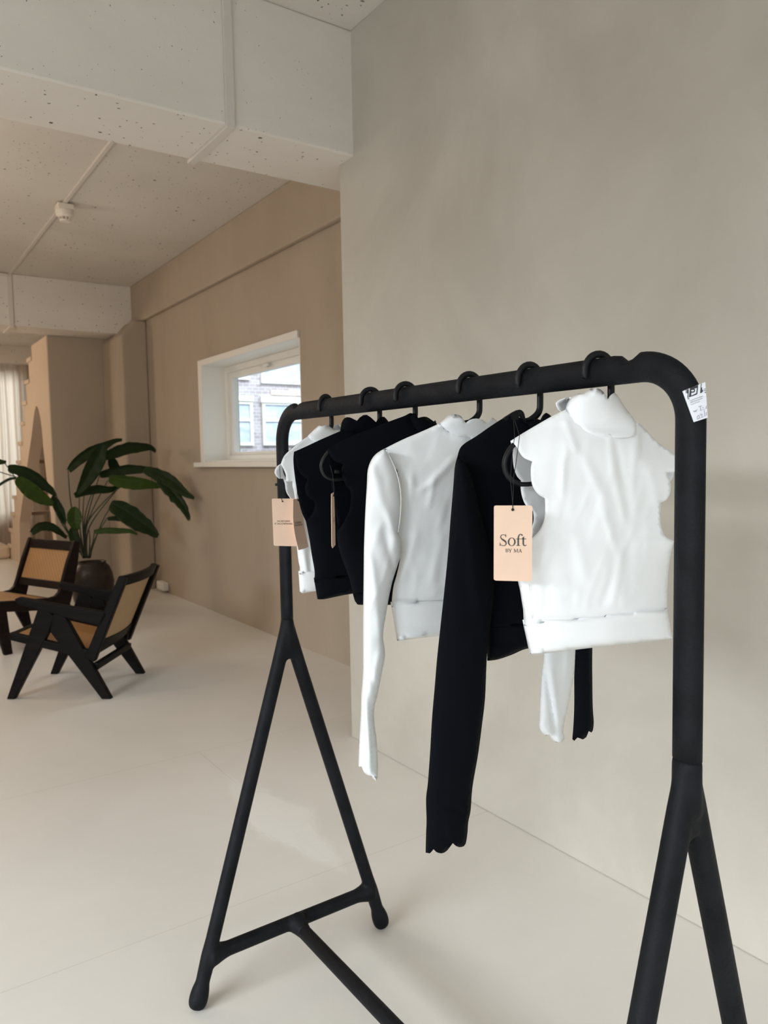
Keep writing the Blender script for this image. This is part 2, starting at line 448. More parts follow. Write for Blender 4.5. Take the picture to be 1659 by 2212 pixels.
# ------------------------------------------------------------------ house across the street, seen through the window
m_brick, nt, bb = nodes('grey brown brick')
br = nt.nodes.new('ShaderNodeTexBrick'); tcn = nt.nodes.new('ShaderNodeTexCoord'); mpn = nt.nodes.new('ShaderNodeMapping')
mpn.inputs['Rotation'].default_value = (math.pi / 2, 0, 0)
br.inputs['Color1'].default_value = (0.36, 0.31, 0.32, 1); br.inputs['Color2'].default_value = (0.50, 0.45, 0.48, 1); br.inputs['Mortar'].default_value = (0.62, 0.62, 0.66, 1)
br.inputs['Scale'].default_value = 3.2; br.inputs['Mortar Size'].default_value = 0.016
nt.links.new(tcn.outputs['Object'], mpn.inputs['Vector']); nt.links.new(mpn.outputs['Vector'], br.inputs['Vector']); nt.links.new(br.outputs['Color'], bb.inputs['Base Color'])
bb.inputs['Roughness'].default_value = 0.9
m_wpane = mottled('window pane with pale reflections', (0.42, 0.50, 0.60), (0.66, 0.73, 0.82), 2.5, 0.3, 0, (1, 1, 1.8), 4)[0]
m_stone = simple('pale stone band', (0.62, 0.52, 0.45), 0.8)
YB = 16.0
bld = thing('apartment_building', 'grey brown brick house with white framed windows seen through the small window', 'building', (8, YB, -1))
MB().box(3.4, 13.5, YB, YB + 0.6, -1, 7).go('brick_wall', m_brick, bld)


def bwin(x0, x1, z0, z1, bar=None):
    f = 0.07; mb = MB()
    mb.box(x0, x0 + f, YB - 0.06, YB + 0.01, z0, z1).box(x1 - f, x1, YB - 0.06, YB + 0.01, z0, z1).box(x0 + f, x1 - f, YB - 0.06, YB + 0.01, z1 - f, z1).box(x0 + f, x1 - f, YB - 0.06, YB + 0.01, z0, z0 + f)
    if bar: mb.box(x0 + f, x1 - f, YB - 0.06, YB + 0.01, bar - 0.035, bar + 0.035)
    o = mb.go('window', m_white, bld)
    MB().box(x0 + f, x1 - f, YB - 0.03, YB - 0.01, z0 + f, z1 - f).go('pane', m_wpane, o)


for x0, x1, z0, z1, bar in ((6.95, 7.42, 1.74, 2.74, 2.32), (7.66, 9.35, 1.74, 2.74, 2.32), (6.95, 7.38, 3.22, 4.4, None), (7.66, 9.35, 3.16, 4.4, None)):
    bwin(x0, x1, z0, z1, bar)
MB().box(6.9, 7.44, YB - 0.09, YB + 0.01, 2.74, 2.86).go('lintel', m_white, bld)
MB().box(7.62, 9.4, YB - 0.09, YB + 0.01, 2.72, 2.86).go('lintel', m_white, bld)
MB().box(7.9, 9.4, YB - 0.02, YB + 0.01, 2.90, 3.02).go('stone_band', m_stone, bld)
MB().box(8.0, 9.4, YB - 0.02, YB + 0.01, 1.35, 1.55).go('stone_band', m_stone, bld)

# ------------------------------------------------------------------ stairs, platform, curtain
XS = 1.79
st = thing('staircase', 'cream staircase with an arched opening in its side at the far end', 'staircase', (XS, 9.2, 0))
prof = [(9.17, 0), (9.17, ZB2), (10.06, ZB2)]
zst, yst = 2.70, 10.06
treads = []
for k in range(11):
    prof += [(yst, zst)] if k == 0 else []
    prof += [(yst + 0.232, zst), (yst + 0.232, zst - 0.249)]
    treads.append((yst, zst)); yst += 0.232; zst -= 0.249
prof = prof[:-1] + [(yst, 0)]
# side wall with its arch cut out: an outer band made of strips round the arch
mb = MB()
ys = sorted(set([9.17, 10.06] + [p[0] for p in treads] + [yst] + [9.6401, 11.5499] + [9.64 + 0.31 * (1 - math.cos(math.pi / 2 * k / 12)) + 1e-4 for k in range(13)] + [9.95 + 1.6 * k / 30 for k in range(30)]))


def top_at(y):
    if y < 10.06: return ZB2
    for (yt, zt) in treads:
        if yt <= y < yt + 0.232: return zt
    return 0.0


def bot_at(y):
    if y <= 9.64 or y >= 11.55: return 0.0
    if y < 9.95: return 1.60 + 0.50 * math.sqrt(max(0, 1 - ((9.95 - y) / 0.31) ** 2))
    return float(np.interp(y, [9.95, 10.04, 10.13, 10.38, 10.68, 11.10, 11.53, 11.55], [2.10, 2.06, 1.97, 1.71, 1.44, 1.03, 0.63, 0.60]))


for a_, b_ in zip(ys[:-1], ys[1:]):
    if b_ - a_ < 1e-5: continue
    tz = top_at((a_ + b_) / 2)
    if tz <= 0: continue
    za, zb = bot_at(a_), bot_at(b_)
    mb.prism([(a_, za), (b_, zb), (b_, tz), (a_, tz)], (0.14, 0, 0), (XS, 0, 0), (0, 1, 0), (0, 0, 1))
mb.go('side_wall', m_cream, st)
for (yt, zt) in treads:
    MB().box(XS - 0.02, XW - 0.02, yt - 0.02, yt + 0.26, zt - 0.045, zt + 0.004).go('tread', m_cream, st, bevel=0.006)
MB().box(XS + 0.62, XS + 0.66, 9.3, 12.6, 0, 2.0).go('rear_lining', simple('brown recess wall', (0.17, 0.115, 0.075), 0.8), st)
MB().prism([(0.2, 0), (1.79, 0), (1.79, 0.2), (0.2, 0.2)], (0, 1.5, 0), (0, 12.45, 0)).go('bottom_platform', m_cream, st, bevel=0.05)
struct('wall_back', MB().box(XS + 0.002, XW, 9.13, 9.168, 0, ZB2 + 0.01), m_plaster_far, bevel=0.004)

vs_, fs_ = [], []
nx, nz = 220, 10
for j in range(nz + 1):
    for i in range(nx + 1):
        x = 0.0 + 2.62 * i / nx
        a_ = 0.035 * math.sin(x * 47 + 1.5 * math.sin(x * 9)) + 0.02 * math.sin(x * 83 + 2)
        z = 0.08 + (3.065 - 0.08) * j / nz
        vs_.append((x + 0.02 * math.sin(z * 2 + x * 20) * (1 - j / nz), 14.02 + a_ * (0.7 + 0.3 * (1 - j / nz)), z))
for j in range(nz):
    for i in range(nx):
        q = j * (nx + 1) + i
        fs_.append((q, q + 1, q + nx + 2, q + nx + 1))
tag(mesh('sheer_curtain', vs_, fs_, m_curtain, smooth=True), 'backlit pale linen curtain hanging in pleats behind the stairs', 'curtain')

# ------------------------------------------------------------------ cable trunking, detector, socket
tr = thing('cable_trunking', 'flat white cable trunking running down the face of the near beam', 'cable trunking', (1.35, 3.04, ZC))
MB().box(1.333, 1.373, 3.034, 3.05, ZB - 0.016, ZC).go('front_run', m_trunk, tr, bevel=0.003)
MB().box(1.3335, 1.3725, 3.051, 3.50, ZB - 0.0155, ZB).go('underside_run', m_trunk, tr, bevel=0.003)
tr = thing('cable_trunking', 'thin white cable trunking along the ceiling through the smoke detector', 'cable trunking', (1.37, 6.0, ZC))
MB().box(1.360, 1.388, 3.482, 8.69, ZC - 0.016, ZC).go('ceiling_run', m_trunk, tr, bevel=0.003)
tr = thing('cable_trunking', 'white cable trunking down the face of the far beam near the stairs', 'cable trunking', (1.36, 8.68, ZC))
MB().box(1.350, 1.392, 8.674, 8.69, ZB2 - 0.016, ZC).go('front_run', m_trunk, tr, bevel=0.003)
MB().box(1.3505, 1.3915, 8.691, 9.13, ZB2 - 0.0155, ZB2).go('underside_run', m_trunk, tr, bevel=0.003)
MB().box(0.4, 1.352, 8.66, 8.676, ZC - 0.03, ZC - 0.012).go('side_run', m_trunk, tr)
d0 = (1.378, 6.17)
sd = thing('smoke_detector', 'white smoke detector on a square base under the ceiling', 'smoke detector', (d0[0], d0[1], ZC - 0.016))
MB().box(d0[0] - 0.058, d0[0] + 0.058, d0[1] - 0.058, d0[1] + 0.058, ZC - 0.055, ZC - 0.016).go('base', m_box, sd, bevel=0.006)
MB().lathe([(0.062, -0.055), (0.064, -0.06), (0.062, -0.095), (0.045, -0.108), (0.0, -0.108)][:-1], (d0[0], d0[1], ZC), 24).go('head', m_box, sd, smooth=False, bevel=0.003)
mb = MB()
for k in range(8):
    q = k * math.pi / 4
    mb.box(d0[0] + 0.034 * math.cos(q) - 0.005, d0[0] + 0.034 * math.cos(q) + 0.005, d0[1] + 0.034 * math.sin(q) - 0.005, d0[1] + 0.034 * math.sin(q) + 0.005, ZC - 0.128, ZC - 0.107)
mb.lathe([(0.037, -0.139), (0.037, -0.126)], (d0[0], d0[1], ZC), 20)
mb.go('sensor_cage', m_box, sd)
so = thing('wall_socket', 'white socket box low on the wall in the corner behind the chair', 'socket', (2.61, 8.0, 0.03))
MB().box(2.585, XW, 7.92, 8.14, 0.025, 0.115).go('housing', m_white, so, bevel=0.01)
MB().box(2.578, 2.586, 7.95, 8.11, 0.04, 0.10).go('cover_plate', m_white, so, bevel=0.004)

# ------------------------------------------------------------------ clothes rack
RXC, RZ, YA, YF = 0.922, 1.522, 0.608, 1.806      # rail centre, rail height, near and far post
rack = thing('clothes_rack', 'black tubular clothes rack with an inverted Y leg frame at each end', 'clothes rack', (RXC, (YA + YF) / 2, 0))
BR = 0.078
path = []
zs = 0.976
for k in range(14): path.append((RXC, YA, zs + (RZ - BR - zs) * k / 13))
for k in range(1, 17):
    q = math.pi / 2 * k / 16; path.append((RXC, YA + BR - BR * math.cos(q), RZ - BR + BR * math.sin(q)))
nr = 90
for k in range(1, nr): path.append((RXC, YA + BR + (YF - YA - 2 * BR) * k / nr, RZ))
for k in range(16, -1, -1):
    q = math.pi / 2 * k / 16; path.append((RXC, YF - BR + BR * math.cos(q), RZ - BR + BR * math.sin(q)))
for k in range(12, -1, -1): path.append((RXC, YF, zs + (RZ - BR - zs) * k / 13))
mb = MB().tube(path, 0.0148, 32, side=(1, 0, 0), rb=0.0215)
for v in mb.v:                                     # the moulded nick on top of each bend
    for yn in (YA + 0.098, YF - 0.098):
        d = abs(v.y - yn)
        if v.z > RZ + 0.004 and d < 0.016: v.z -= 0.011 * (1 - (d / 0.016) ** 2) * min(1, (v.z - RZ) / 0.02)
mb.go('top_rail', m_rack, rack, smooth=True)


def fork(y):
    mb = MB(); r = 0.0188
    mb.tube([(RXC, y, 0.90), (RXC, y, 0.978)], [0.0165, 0.0158], 20, side=(1, 0, 0), rb=[0.022, 0.0225])
    for sx in (-1, 1):
        foot = 0.291
        def P(z, sx=sx): return (RXC + sx * (0.031 + 0.3055 * (0.85 - z) if z < 0.85 else 0.031 * max(0.0, 1 - (z - 0.85) / 0.135) ** 1.3), y, z)
        zz = [0.97, 0.95, 0.93, 0.91, 0.89, 0.87, 0.85, 0.8, 0.7, 0.6, 0.5, 0.4, 0.3, 0.22, 0.17, 0.13, 0.10, 0.07, 0.05]
        rr = [0.015, 0.016, 0.017, 0.018, 0.0185] + [r] * 10 + [0.0205, 0.0195, 0.0185, 0.0190]
        mb.tube([P(z) for z in zz], rr, 18)
        mb.tube([P(z) for z in (0.075, 0.062, 0.05, 0.035, 0.02, 0.008, 0.0035)], [0.015, 0.0195, 0.0225, 0.0245, 0.0245, 0.0215, 0.014], 18)
        cx_ = P(0.128)[0]
        # flared junction of leg and crossbar
        mb.tube([(cx_, y, 0.128), (cx_ - sx * 0.02, y, 0.128), (cx_ - sx * 0.035, y, 0.128), (cx_ - sx * 0.055, y, 0.128)], [0.031, 0.027, 0.0225, 0.0185], 18)
    x0, x1 = RXC - 0.25, RXC + 0.25
    mb.tube([(x0, y, 0.128), (x1, y, 0.128)], 0.0192, 18)
    sgn = 1 if y < 1 else -1
    mb.tube([(RXC, y, 0.128), (RXC, y + sgn * 0.02, 0.126), (RXC, y + sgn * 0.034, 0.124), (RXC, y + sgn * 0.055, 0.122)], [0.030, 0.026, 0.022, 0.0185], 18)
    # web under the split
    mb.tube([(RXC, y, 0.95), (RXC, y, 0.92), (RXC, y, 0.89), (RXC, y, 0.866)], [0.017, 0.021, 0.026, 0.029], 18, side=(1, 0, 0), rb=[0.0185, 0.0185, 0.0175, 0.016])
    o = mb.go('leg_frame', m_rack, rack, smooth=True)
    m = o.modifiers.new('weld', 'REMESH'); m.mode = 'VOXEL'; m.voxel_size = 0.0042; m.use_smooth_shade = True
    m = o.modifiers.new('soft', 'SMOOTH'); m.factor = 0.5; m.iterations = 9
    return o


fork(YA); fork(YF)
MB().tube([(RXC, YA + 0.05, 0.122), (RXC, YF - 0.05, 0.122)], 0.0182, 18).go('stretcher', m_rack, rack, smooth=True)

# dealer's paper label stuck round the near post
vdir = ray(1500, 870).normalized(); vdir.z = 0; vdir.normalize()
ra = Vector((vdir.y, -vdir.x, 0))
c0 = on(1500, 868, Vector((RXC, YA, 1.45)) - vdir * 0.0205, vdir)
ZUP = Vector((0, 0, 1))


def lab(a, b, lift=0.0):
    """sticker coordinates (metres right, metres up) on the curved face of the post"""
    return c0 + ra * a + ZUP * b + vdir * (lift_curve(a) - lift)


def lift_curve(a): return 9.0 * a * a


def lab_px(px, py, lift=0.0):
    p = on(px, py, c0, vdir) - c0
    return lab(p.dot(ra), p.z, lift)


cor = [(1474, 845), (1523.5, 825), (1529, 902), (1498.5, 912)]
v_, f_ = [], []
nu, nv = 14, 14


def quad_px(u, v):
    a = [cor[0][i] + (cor[1][i] - cor[0][i]) * u for i in (0, 1)]; b = [cor[3][i] + (cor[2][i] - cor[3][i]) * u for i in (0, 1)]
    return a[0] + (b[0] - a[0]) * v, a[1] + (b[1] - a[1]) * v


for j in range(nv + 1):
    for i in range(nu + 1): v_.append(lab_px(*quad_px(i / nu, j / nv)))
for j in range(nv):
    for i in range(nu):
        q = j * (nu + 1) + i; f_.append((q, q + 1, q + nu + 2, q + nu + 1))
paper = mesh('label', v_, f_, m_paper, rack, solid=0.0003)
paper['label'] = 'white printed paper label with handwriting'


def from_font(text, size, mapper, name, mat, parent, align='LEFT', shear=0.0):
    """letters of a text object turned into a mesh and laid on a surface by mapper(x, y)"""
    cu = bpy.data.curves.new(name, 'FONT'); cu.body = text; cu.size = size; cu.align_x = align; cu.shear = shear; cu.resolution_u = 3
    o = bpy.data.objects.new(name, cu); C.objects.link(o)
    dg = bpy.context.evaluated_depsgraph_get(); dg.update()
    me = bpy.data.meshes.new_from_object(o.evaluated_get(dg)); bpy.data.objects.remove(o)
    vv = [mapper(v.co.x, v.co.y) for v in me.vertices]; ff = [tuple(p.vertices) for p in me.polygons]
    return mesh(name, vv, ff, mat, parent)


# sticker print: crop coordinates of the enlarged label, 13.825 per photo pixel
def lc(x, y): return lab_px(1440 + x / 13.825, 780 + y / 13.825, 0.0005)


def flat(name, polys, mapper, mat, parent):
    vv, ff = [], []
    for p in polys:
        b = len(vv); vv += [mapper(*q) for q in p]; ff.append(tuple(range(b, b + len(p))))
    return mesh(name, vv, ff, mat, parent)


def ribbon(pts, w):
    ws = w if isinstance(w, (list, tuple)) else [w] * len(pts)
    lft, rgt = [], []
    for i, p in enumerate(pts):
        a, b = pts[max(0, i - 1)], pts[min(len(pts) - 1, i + 1)]
        dx, dy = b[0] - a[0], b[1] - a[1]; d = math.hypot(dx, dy) or 1
        nx_, ny_ = -dy / d * ws[i] / 2, dx / d * ws[i] / 2
        lft.append((p[0] + nx_, p[1] + ny_)); rgt.append((p[0] - nx_, p[1] - ny_))
    return [[lft[i], lft[i + 1], rgt[i + 1], rgt[i]] for i in range(len(pts) - 1)]


polys = [[(575, 860), (600, 845), (590, 960), (570, 945)], [(612, 850), (662, 825), (640, 960), (600, 965)], [(640, 880), (662, 870), (650, 1100), (620, 1105)],
         [(690, 805), (945, 712), (935, 790), (690, 880)], [(690, 880), (740, 860), (735, 1060), (665, 1085)], [(690, 930), (720, 900), (730, 1040), (700, 1050)],
         [(905, 800), (940, 785), (915, 985), (880, 1000)], [(740, 1030), (890, 960), (900, 1000), (740, 1060)],
         [(1025, 680), (1050, 672), (1030, 790), (1010, 800)], [(1015, 800), (1060, 780), (1055, 940), (1000, 965)], [(1065, 860), (1090, 850), (1082, 925), (1062, 930)],
         [(1115, 835), (1165, 812), (1166, 830), (1116, 853)], [(1120, 880), (1168, 858), (1169, 876), (1121, 898)]]
polys += ribbon([(630, 1135), (1180, 925)], 24)
polys += ribbon([(740, 850), (800, 840), (835, 860), (830, 910), (770, 930), (720, 925)], 38)
flat('printed_logo', polys, lc, m_black_ink, paper)


def tilt(ox, oy, ang=20.9, k=13.825):
    ca, sa = math.cos(math.radians(ang)), math.sin(math.radians(ang))
    return lambda x, y: lc(ox + x * ca - y * sa * -1 * -1, oy - x * sa - y * ca)


for (ox, oy, tx, sz) in ((690, 1205, 'Rua Jos\u00e9 Moreira Beato', 44), (712, 1258, '4495-099 Ametro-Mar', 43), (726, 1315, 'P\u00f3voa de Varzim', 43), (812, 1535, 'Ref.\u00aa', 74)):
    from_font(tx, sz, tilt(ox, oy), 'printed_text', m_black_ink, paper)
pen = []
for st_ in ([(950, 1370), (1055, 1330)], [(1003, 1350), (1022, 1470)], [(1065, 1395), (1100, 1380)], [(1190, 1330), (1175, 1400), (1205, 1395)],
            [(940, 1625), (912, 1670), (920, 1725), (960, 1720), (985, 1660), (965, 1620), (940, 1625)], [(1000, 1560), (1010, 1620), (1060, 1595)], [(1055, 1555), (1058, 1690)], [(1125, 1470), (1140, 1640)], [(1210, 1520), (1180, 1550), (1190, 1610)]):
    pen += ribbon(st_, 11)
pen += ribbon([(985, 1490), (1205, 1400)], 6) + ribbon([(905, 1745), (1215, 1605)], 6)
flat('handwriting', pen, lc, m_pen, paper)

# ------------------------------------------------------------------ garments on hangers
class Hang:
    """vertical plane of one hanger: hook at Y on the rail, heading hd of its right-hand arm"""

    def __init__(s, Y, hd, x0=RXC):
        h = math.radians(hd); s.u = Vector((math.sin(h), math.cos(h), 0)); s.n = Vector((-math.cos(h), math.sin(h), 0))
        if s.n.dot(Vector((x0, Y, 0))) < 0: s.n = -s.n
        s.O = Vector((x0, Y, 0))

    def w(s, a, z, n=0.0): return s.O + s.u * a + s.n * n + Vector((0, 0, z))

    def px(s, x, y, n=0.0): return on(x, y, s.O + s.n * n, s.n)


def inside(p, poly):
    x, y = p; r = False; n = len(poly); j = n - 1
    for i in range(n):
        xi, yi = poly[i]; xj, yj = poly[j]
        if (yi > y) != (yj > y) and x < (xj - xi) * (y - yi) / (yj - yi) + xi: r = not r
        j = i
    return r


def span(poly, y):
    xs = []; n = len(poly)
    for i in range(n):
        (xa, ya), (xb, yb) = poly[i], poly[(i + 1) % n]
        if (ya > y) != (yb > y): xs.append(xa + (y - ya) / (yb - ya) * (xb - xa))
    return (min(xs), max(xs)) if len(xs) > 1 else None


def sheet(poly, depth, sp=7.0):
    """fine triangulation of a closed outline (photo pixels) -> list of points, faces"""
    n = len(poly)
    pts = [Vector(p) for p in poly]
    xs = [p[0] for p in poly]; ys_ = [p[1] for p in poly]
    A = np.array(poly); B = np.roll(A, -1, 0); AB = B - A; LL = (AB ** 2).sum(1) + 1e-9
    y = min(ys_) + sp / 2; row = 0
    while y < max(ys_):
        x = min(xs) + (sp / 2 if row % 2 else 0)
        while x < max(xs):
            if inside((x, y), poly):
                q = np.array((x, y)) - A; tt = np.clip((q * AB).sum(1) / LL, 0, 1)
                if (((q - AB * tt[:, None]) ** 2).sum(1)).min() > (0.5 * sp) ** 2: pts.append(Vector((x, y)))
            x += sp
        y += sp * 0.87; row += 1
    r = delaunay_2d_cdt(pts, [(i, (i + 1) % n) for i in range(n)], [], 1, 1e-4)
    return [tuple(v) for v in r[0]], [tuple(f) for f in r[2]]


def fold(x, y, creases):
    d = 0.0
    k = 1.0
    for (xa, ya, xb, yb, amp, wd_) in creases:
        dx, dy = xb - xa, yb - ya; L2 = dx * dx + dy * dy
        t = ((x - xa) * dx + (y - ya) * dy) / L2
        if t < -0.15 or t > 1.15: continue
        e = ((x - xa) * dy - (y - ya) * dx) / math.sqrt(L2)
        tap = max(0.0, min(1, (t + 0.15) / 0.3)) * max(0.0, min(1, (1.15 - t) / 0.3))
        d += k * amp * math.exp(-(e / wd_) ** 2) * tap
    return d


def cloth(name, hang, front, depth, mat, parent, back=None, creases=(), seed=0, ripple=0.0012, step=5, sp=7.0, dback=None, solid=0.0011, n0=0.0, calm=None):
    """front and back layer of a hanging piece; depth(x, y, t) is the half thickness, t runs -1..1 across"""
    vv, ff = [], []
    for side, outline in ((-1, front), (1, back or front)):
        if outline is None or outline == 0: continue
        poly = catmull(outline, True, step); pts, fs = sheet(poly, depth, sp); b = len(vv)
        for (x, y) in pts:
            sn = span(poly, y + 1e-3)
            t_ = 0.0 if not sn or sn[1] - sn[0] < 1 else max(-1, min(1, 2 * (x - sn[0]) / (sn[1] - sn[0]) - 1))
            d = (depth if side < 0 else (dback or depth))(x, y, t_)
            e = min(1.0, d / 0.012)
            w = noise.noise((x / 60 + seed, y / 120, side)) * 1.3 + noise.noise((x / 24 + seed, y / 55, side + 5)) * 0.6
            if ripple >= 0.0014:
                w += 0.9 * max(0.0, 0.16 - abs(noise.noise(((x + 0.35 * y) / 42 + seed * 3, (y - 0.3 * x) / 150, side + 9)))) / 0.16 * (0.5 + noise.noise((x / 70, y / 70, seed + 20)))
            e *= calm(x, y) if calm else 1.0
            d += (ripple * w + (fold(x, y, creases) if side < 0 else 0)) * e
            vv.append(hang.px(x, y, n0 + side * max(d, 0.0006)))
        ff += [tuple(i + b for i in f) for f in fs]
    return mesh(name, vv, ff, mat, parent, smooth=True, solid=solid)


def closed(D): return lambda x, y, t: D * math.sqrt(max(0.0, 1 - abs(t) ** 2.4)) + 0.0008


def lerp(a, b, t): return a + (b - a) * t


def sstep(a, b, x):
    t = max(0.0, min(1.0, (x - a) / (b - a))); return t * t * (3 - 2 * t)


def make_hanger(h, label, zdrop=0.0, width=0.157, stem=0.021, tab=False, roll=0.0, shift=0.0, rw=1.0):
    t = thing('clothes_hanger', label, 'clothes hanger', (h.O.x, h.O.y, 1.50), 'black plastic hangers on the rail')
    mb = MB(); zd = zdrop; k = width / 0.157
    half = [(0.0, 1.464), (0.03, 1.458), (0.07, 1.447), (0.11, 1.432), (0.138, 1.415), (0.152, 1.398), (0.157, 1.380), (0.151, 1.364), (0.137, 1.356), (0.12, 1.356), (0.10, 1.360), (0.06, 1.362), (0.0, 1.362)]
    loop = half + [(-a, z) for a, z in half[-2:0:-1]]
    loop = [(a * k * (rw if a > 0 else 1) + shift, z - zd - roll * a) for a, z in loop]
    lp = catmull(loop + [loop[0]], False, 0.006)
    mb.tube([h.w(a, z) for a, z in lp], 0.0052, 10, side=h.n, rb=0.0036, caps=False)
    mb.go('frame', m_hanger, t, smooth=True)
    mb = MB()
    pts = [(shift, 1.462 - zd), (lerp(shift, stem, 0.6), 1.470 - zd), (lerp(shift, stem, 0.95), 1.480 - zd), (stem, 1.492), (stem, 1.505), (stem, 1.52)]
    # hook over the oval rail
    for q in range(-10, 200, 14):
        a = math.radians(q); pts.append(((stem + 0.002) * math.cos(a), 1.5245 + 0.0250 * math.sin(a)))
    pts.append((-stem - 0.0035, 1.513))
    pts = catmull(pts, False, 0.004)
    rr = [0.0058] * len(pts); rr[-1] = 0.003; rr[-2] = 0.0048
    mb.tube([h.w(a, z) for a, z in pts], 0.0042, 10, side=h.n, rb=rr)
    mb.go('hook', m_hanger, t, smooth=True)
    if tab:
        ring = []
        for (x, y) in catmull([(1088, 905), (1097, 897), (1110, 889), (1121, 885), (1129, 890), (1133, 903), (1135, 918), (1126, 922), (1105, 918)], True, 4): ring.append((x, y))
        ho = [(1122 + 3.6 * math.cos(a * math.pi / 5), 903 + 3.6 * math.sin(a * math.pi / 5)) for a in range(10)]
        n_ = len(ring); pts = [Vector(p) for p in ring + ho]
        ed = [(i, (i + 1) % n_) for i in range(n_)] + [(n_ + i, n_ + (i + 1) % 10) for i in range(10)]
        r = delaunay_2d_cdt(pts, ed, [], 1, 1e-4)
        fs = [f for f in r[2] if math.dist((sum(r[0][i][0] for i in f) / 3, sum(r[0][i][1] for i in f) / 3), (1122, 903)) > 3.3]
        mesh('strap_notch', [h.px(v[0], v[1], -0.004) for v in r[0]], [tuple(f) for f in fs], m_hanger, t, solid=0.005)
    return t


H1, H2, H3, H4, H5, H6 = Hang(0.762, 108), Hang(0.905, 103), Hang(1.056, 100), Hang(1.252, 100), Hang(1.381, 99), Hang(1.574, 96)

# --- white cap-sleeve top, nearest
g = thing('crop_top', 'white sleeveless crop top with scalloped cap sleeves, hanging nearest the front post', 'top', (H1.O.x, H1.O.y, 1.1), 'tops hanging on the rack')
make_hanger(H1, 'black hanger inside the nearest white sleeveless top', roll=0.12, zdrop=0.013, rw=0.66)
armL = [(1103, 953, 1), (1109, 957), (1117, 967), (1124, 980), (1133, 990), (1150, 997, 1), (1147, 1008), (1147, 1030), (1150, 1048), (1158, 1063), (1167, 1071), (1177, 1076, 1), (1178, 1095), (1176, 1120), (1167, 1143), (1152, 1160), (1134, 1177), (1114, 1190, 1)]
sideL = [(1116, 1225), (1120, 1257), (1124, 1274), (1128, 1300), (1131, 1320), (1132, 1352, 1)]
hemR = [(1441, 1325, 1), (1441, 1290), (1443, 1240), (1448, 1200), (1456, 1169, 1)]
armR = [(1438, 1159), (1430, 1144), (1426, 1120), (1425, 1086, 1), (1438, 1081), (1447, 1067), (1449, 1050), (1446, 1036, 1), (1441, 1021, 1), (1464, 1018), (1478, 1014, 1), (1470, 990, 1)]
topR = [(1450, 977), (1420, 955), (1386, 920), (1375, 914, 1)]
neck = [(1364, 936), (1340, 940), (1321, 938), (1292, 934), (1262, 918), (1240, 902), (1222, 885, 1)]
topL = [(1190, 901), (1150, 924), (1120, 942)]
front1 = armL + sideL + hemR + armR + topR + neck + topL


def d1(x, y, t):
    # half thickness: seams closed at the sides, open armholes, thin along the shoulders
    sh = max(0.0, min(1, (y - (884 + 0.58 * abs(x - 1222) if x < 1222 else 884 if x < 1380 else 915 + 0.75 * (x - 1380))) / 95))
    sh = 0.22 + 0.78 * math.sin(sh * math.pi / 2)
    cl = sstep(1140, 1230, y)
    op = 0.028 - 0.008 * t * t
    return lerp(op * sh, 0.030 * math.sqrt(max(0, 1 - abs(t) ** 2.6)), cl) + 0.0008


armLb = [(1103, 953, 1), (1106, 965), (1108, 980), (1109, 1000), (1112, 1016), (1118, 1030), (1126, 1038, 1), (1125, 1050), (1127, 1068), (1133, 1086), (1142, 1098), (1152, 1104, 1), (1153, 1125), (1145, 1150), (1130, 1172), (1114, 1190, 1)]
armRb = [(1438, 1159), (1428, 1140), (1426, 1110), (1432, 1070), (1444, 1046), (1454, 1030), (1456, 1016), (1466, 1000), (1470, 990, 1)]
neckb = [(1340, 925), (1300, 926), (1262, 912), (1240, 900), (1222, 885, 1)]
cr = [(1222, 905, 1245, 980, 0.004, 6), (1225, 960, 1212, 1060, 0.003, 6), (1315, 940, 1322, 1010, 0.003, 6), (1322, 1010, 1350, 1130, 0.0035, 8), (1330, 950, 1345, 1040, -0.003, 6), (1262, 990, 1310, 1090, 0.003, 9), (1300, 1090, 1330, 1190, 0.003, 7),
      (1370, 960, 1365, 1080, 0.0025, 6), (1215, 1000, 1216, 1075, 0.003, 4), (1345, 1180, 1320, 1320, 0.003, 8), (1330, 1230, 1300, 1315, -0.003, 8), (1240, 1150, 1270, 1260, 0.002, 12), (1290, 920, 1330, 950, 0.0025, 7), (1385, 1050, 1360, 1150, 0.002, 8),
      (1195, 1160, 1160, 1240, 0.004, 12), (1180, 1260, 1175, 1330, -0.003, 8), (1400, 1000, 1420, 1090, 0.002, 8)]
cr = [(a, b_, c_, d_, e_ * 0.62, f_ * 1.1) for a, b_, c_, d_, e_, f_ in cr]
cloth('body', H1, front1, d1, m_cotton, g, back=armLb + sideL + hemR + armRb + topR + neckb + topL, creases=cr, seed=1, ripple=0.0014, calm=lambda x, y: 1 - sstep(-26, -6, y - (1346 - 0.085 * (x - 1131))))
collar = [(1222, 885, 1), (1226, 872), (1236, 858), (1250, 851), (1262, 852, 1), (1268, 845), (1277, 840), (1286, 839), (1297, 842), (1306, 851), (1313, 863, 1), (1318, 855), (1326, 849), (1334, 854), (1341, 867), (1351, 881), (1362, 896), (1375, 914, 1), (1370, 940), (1342, 946), (1321, 945), (1290, 941), (1258, 926), (1236, 909)]
collb = [(1216, 892, 1), (1206, 884), (1201, 871), (1206, 866), (1216, 862), (1228, 857, 1), (1240, 862), (1252, 870), (1290, 872), (1330, 880), (1350, 890), (1368, 905, 1), (1366, 930), (1330, 938), (1270, 915), (1240, 904)]
cloth('collar', H1, collar, lambda x, y, t: lerp(0.027 * math.sqrt(max(0, 1 - abs(t) ** 2.2)) + 0.0016, d1(x, y, (x - 1295) / 170) + 0.0010, sstep(875, 938, y)), m_cotton, g, back=collb, seed=2, ripple=0.0006, creases=[(1285, 928, 1375, 930, -0.0015, 3)])
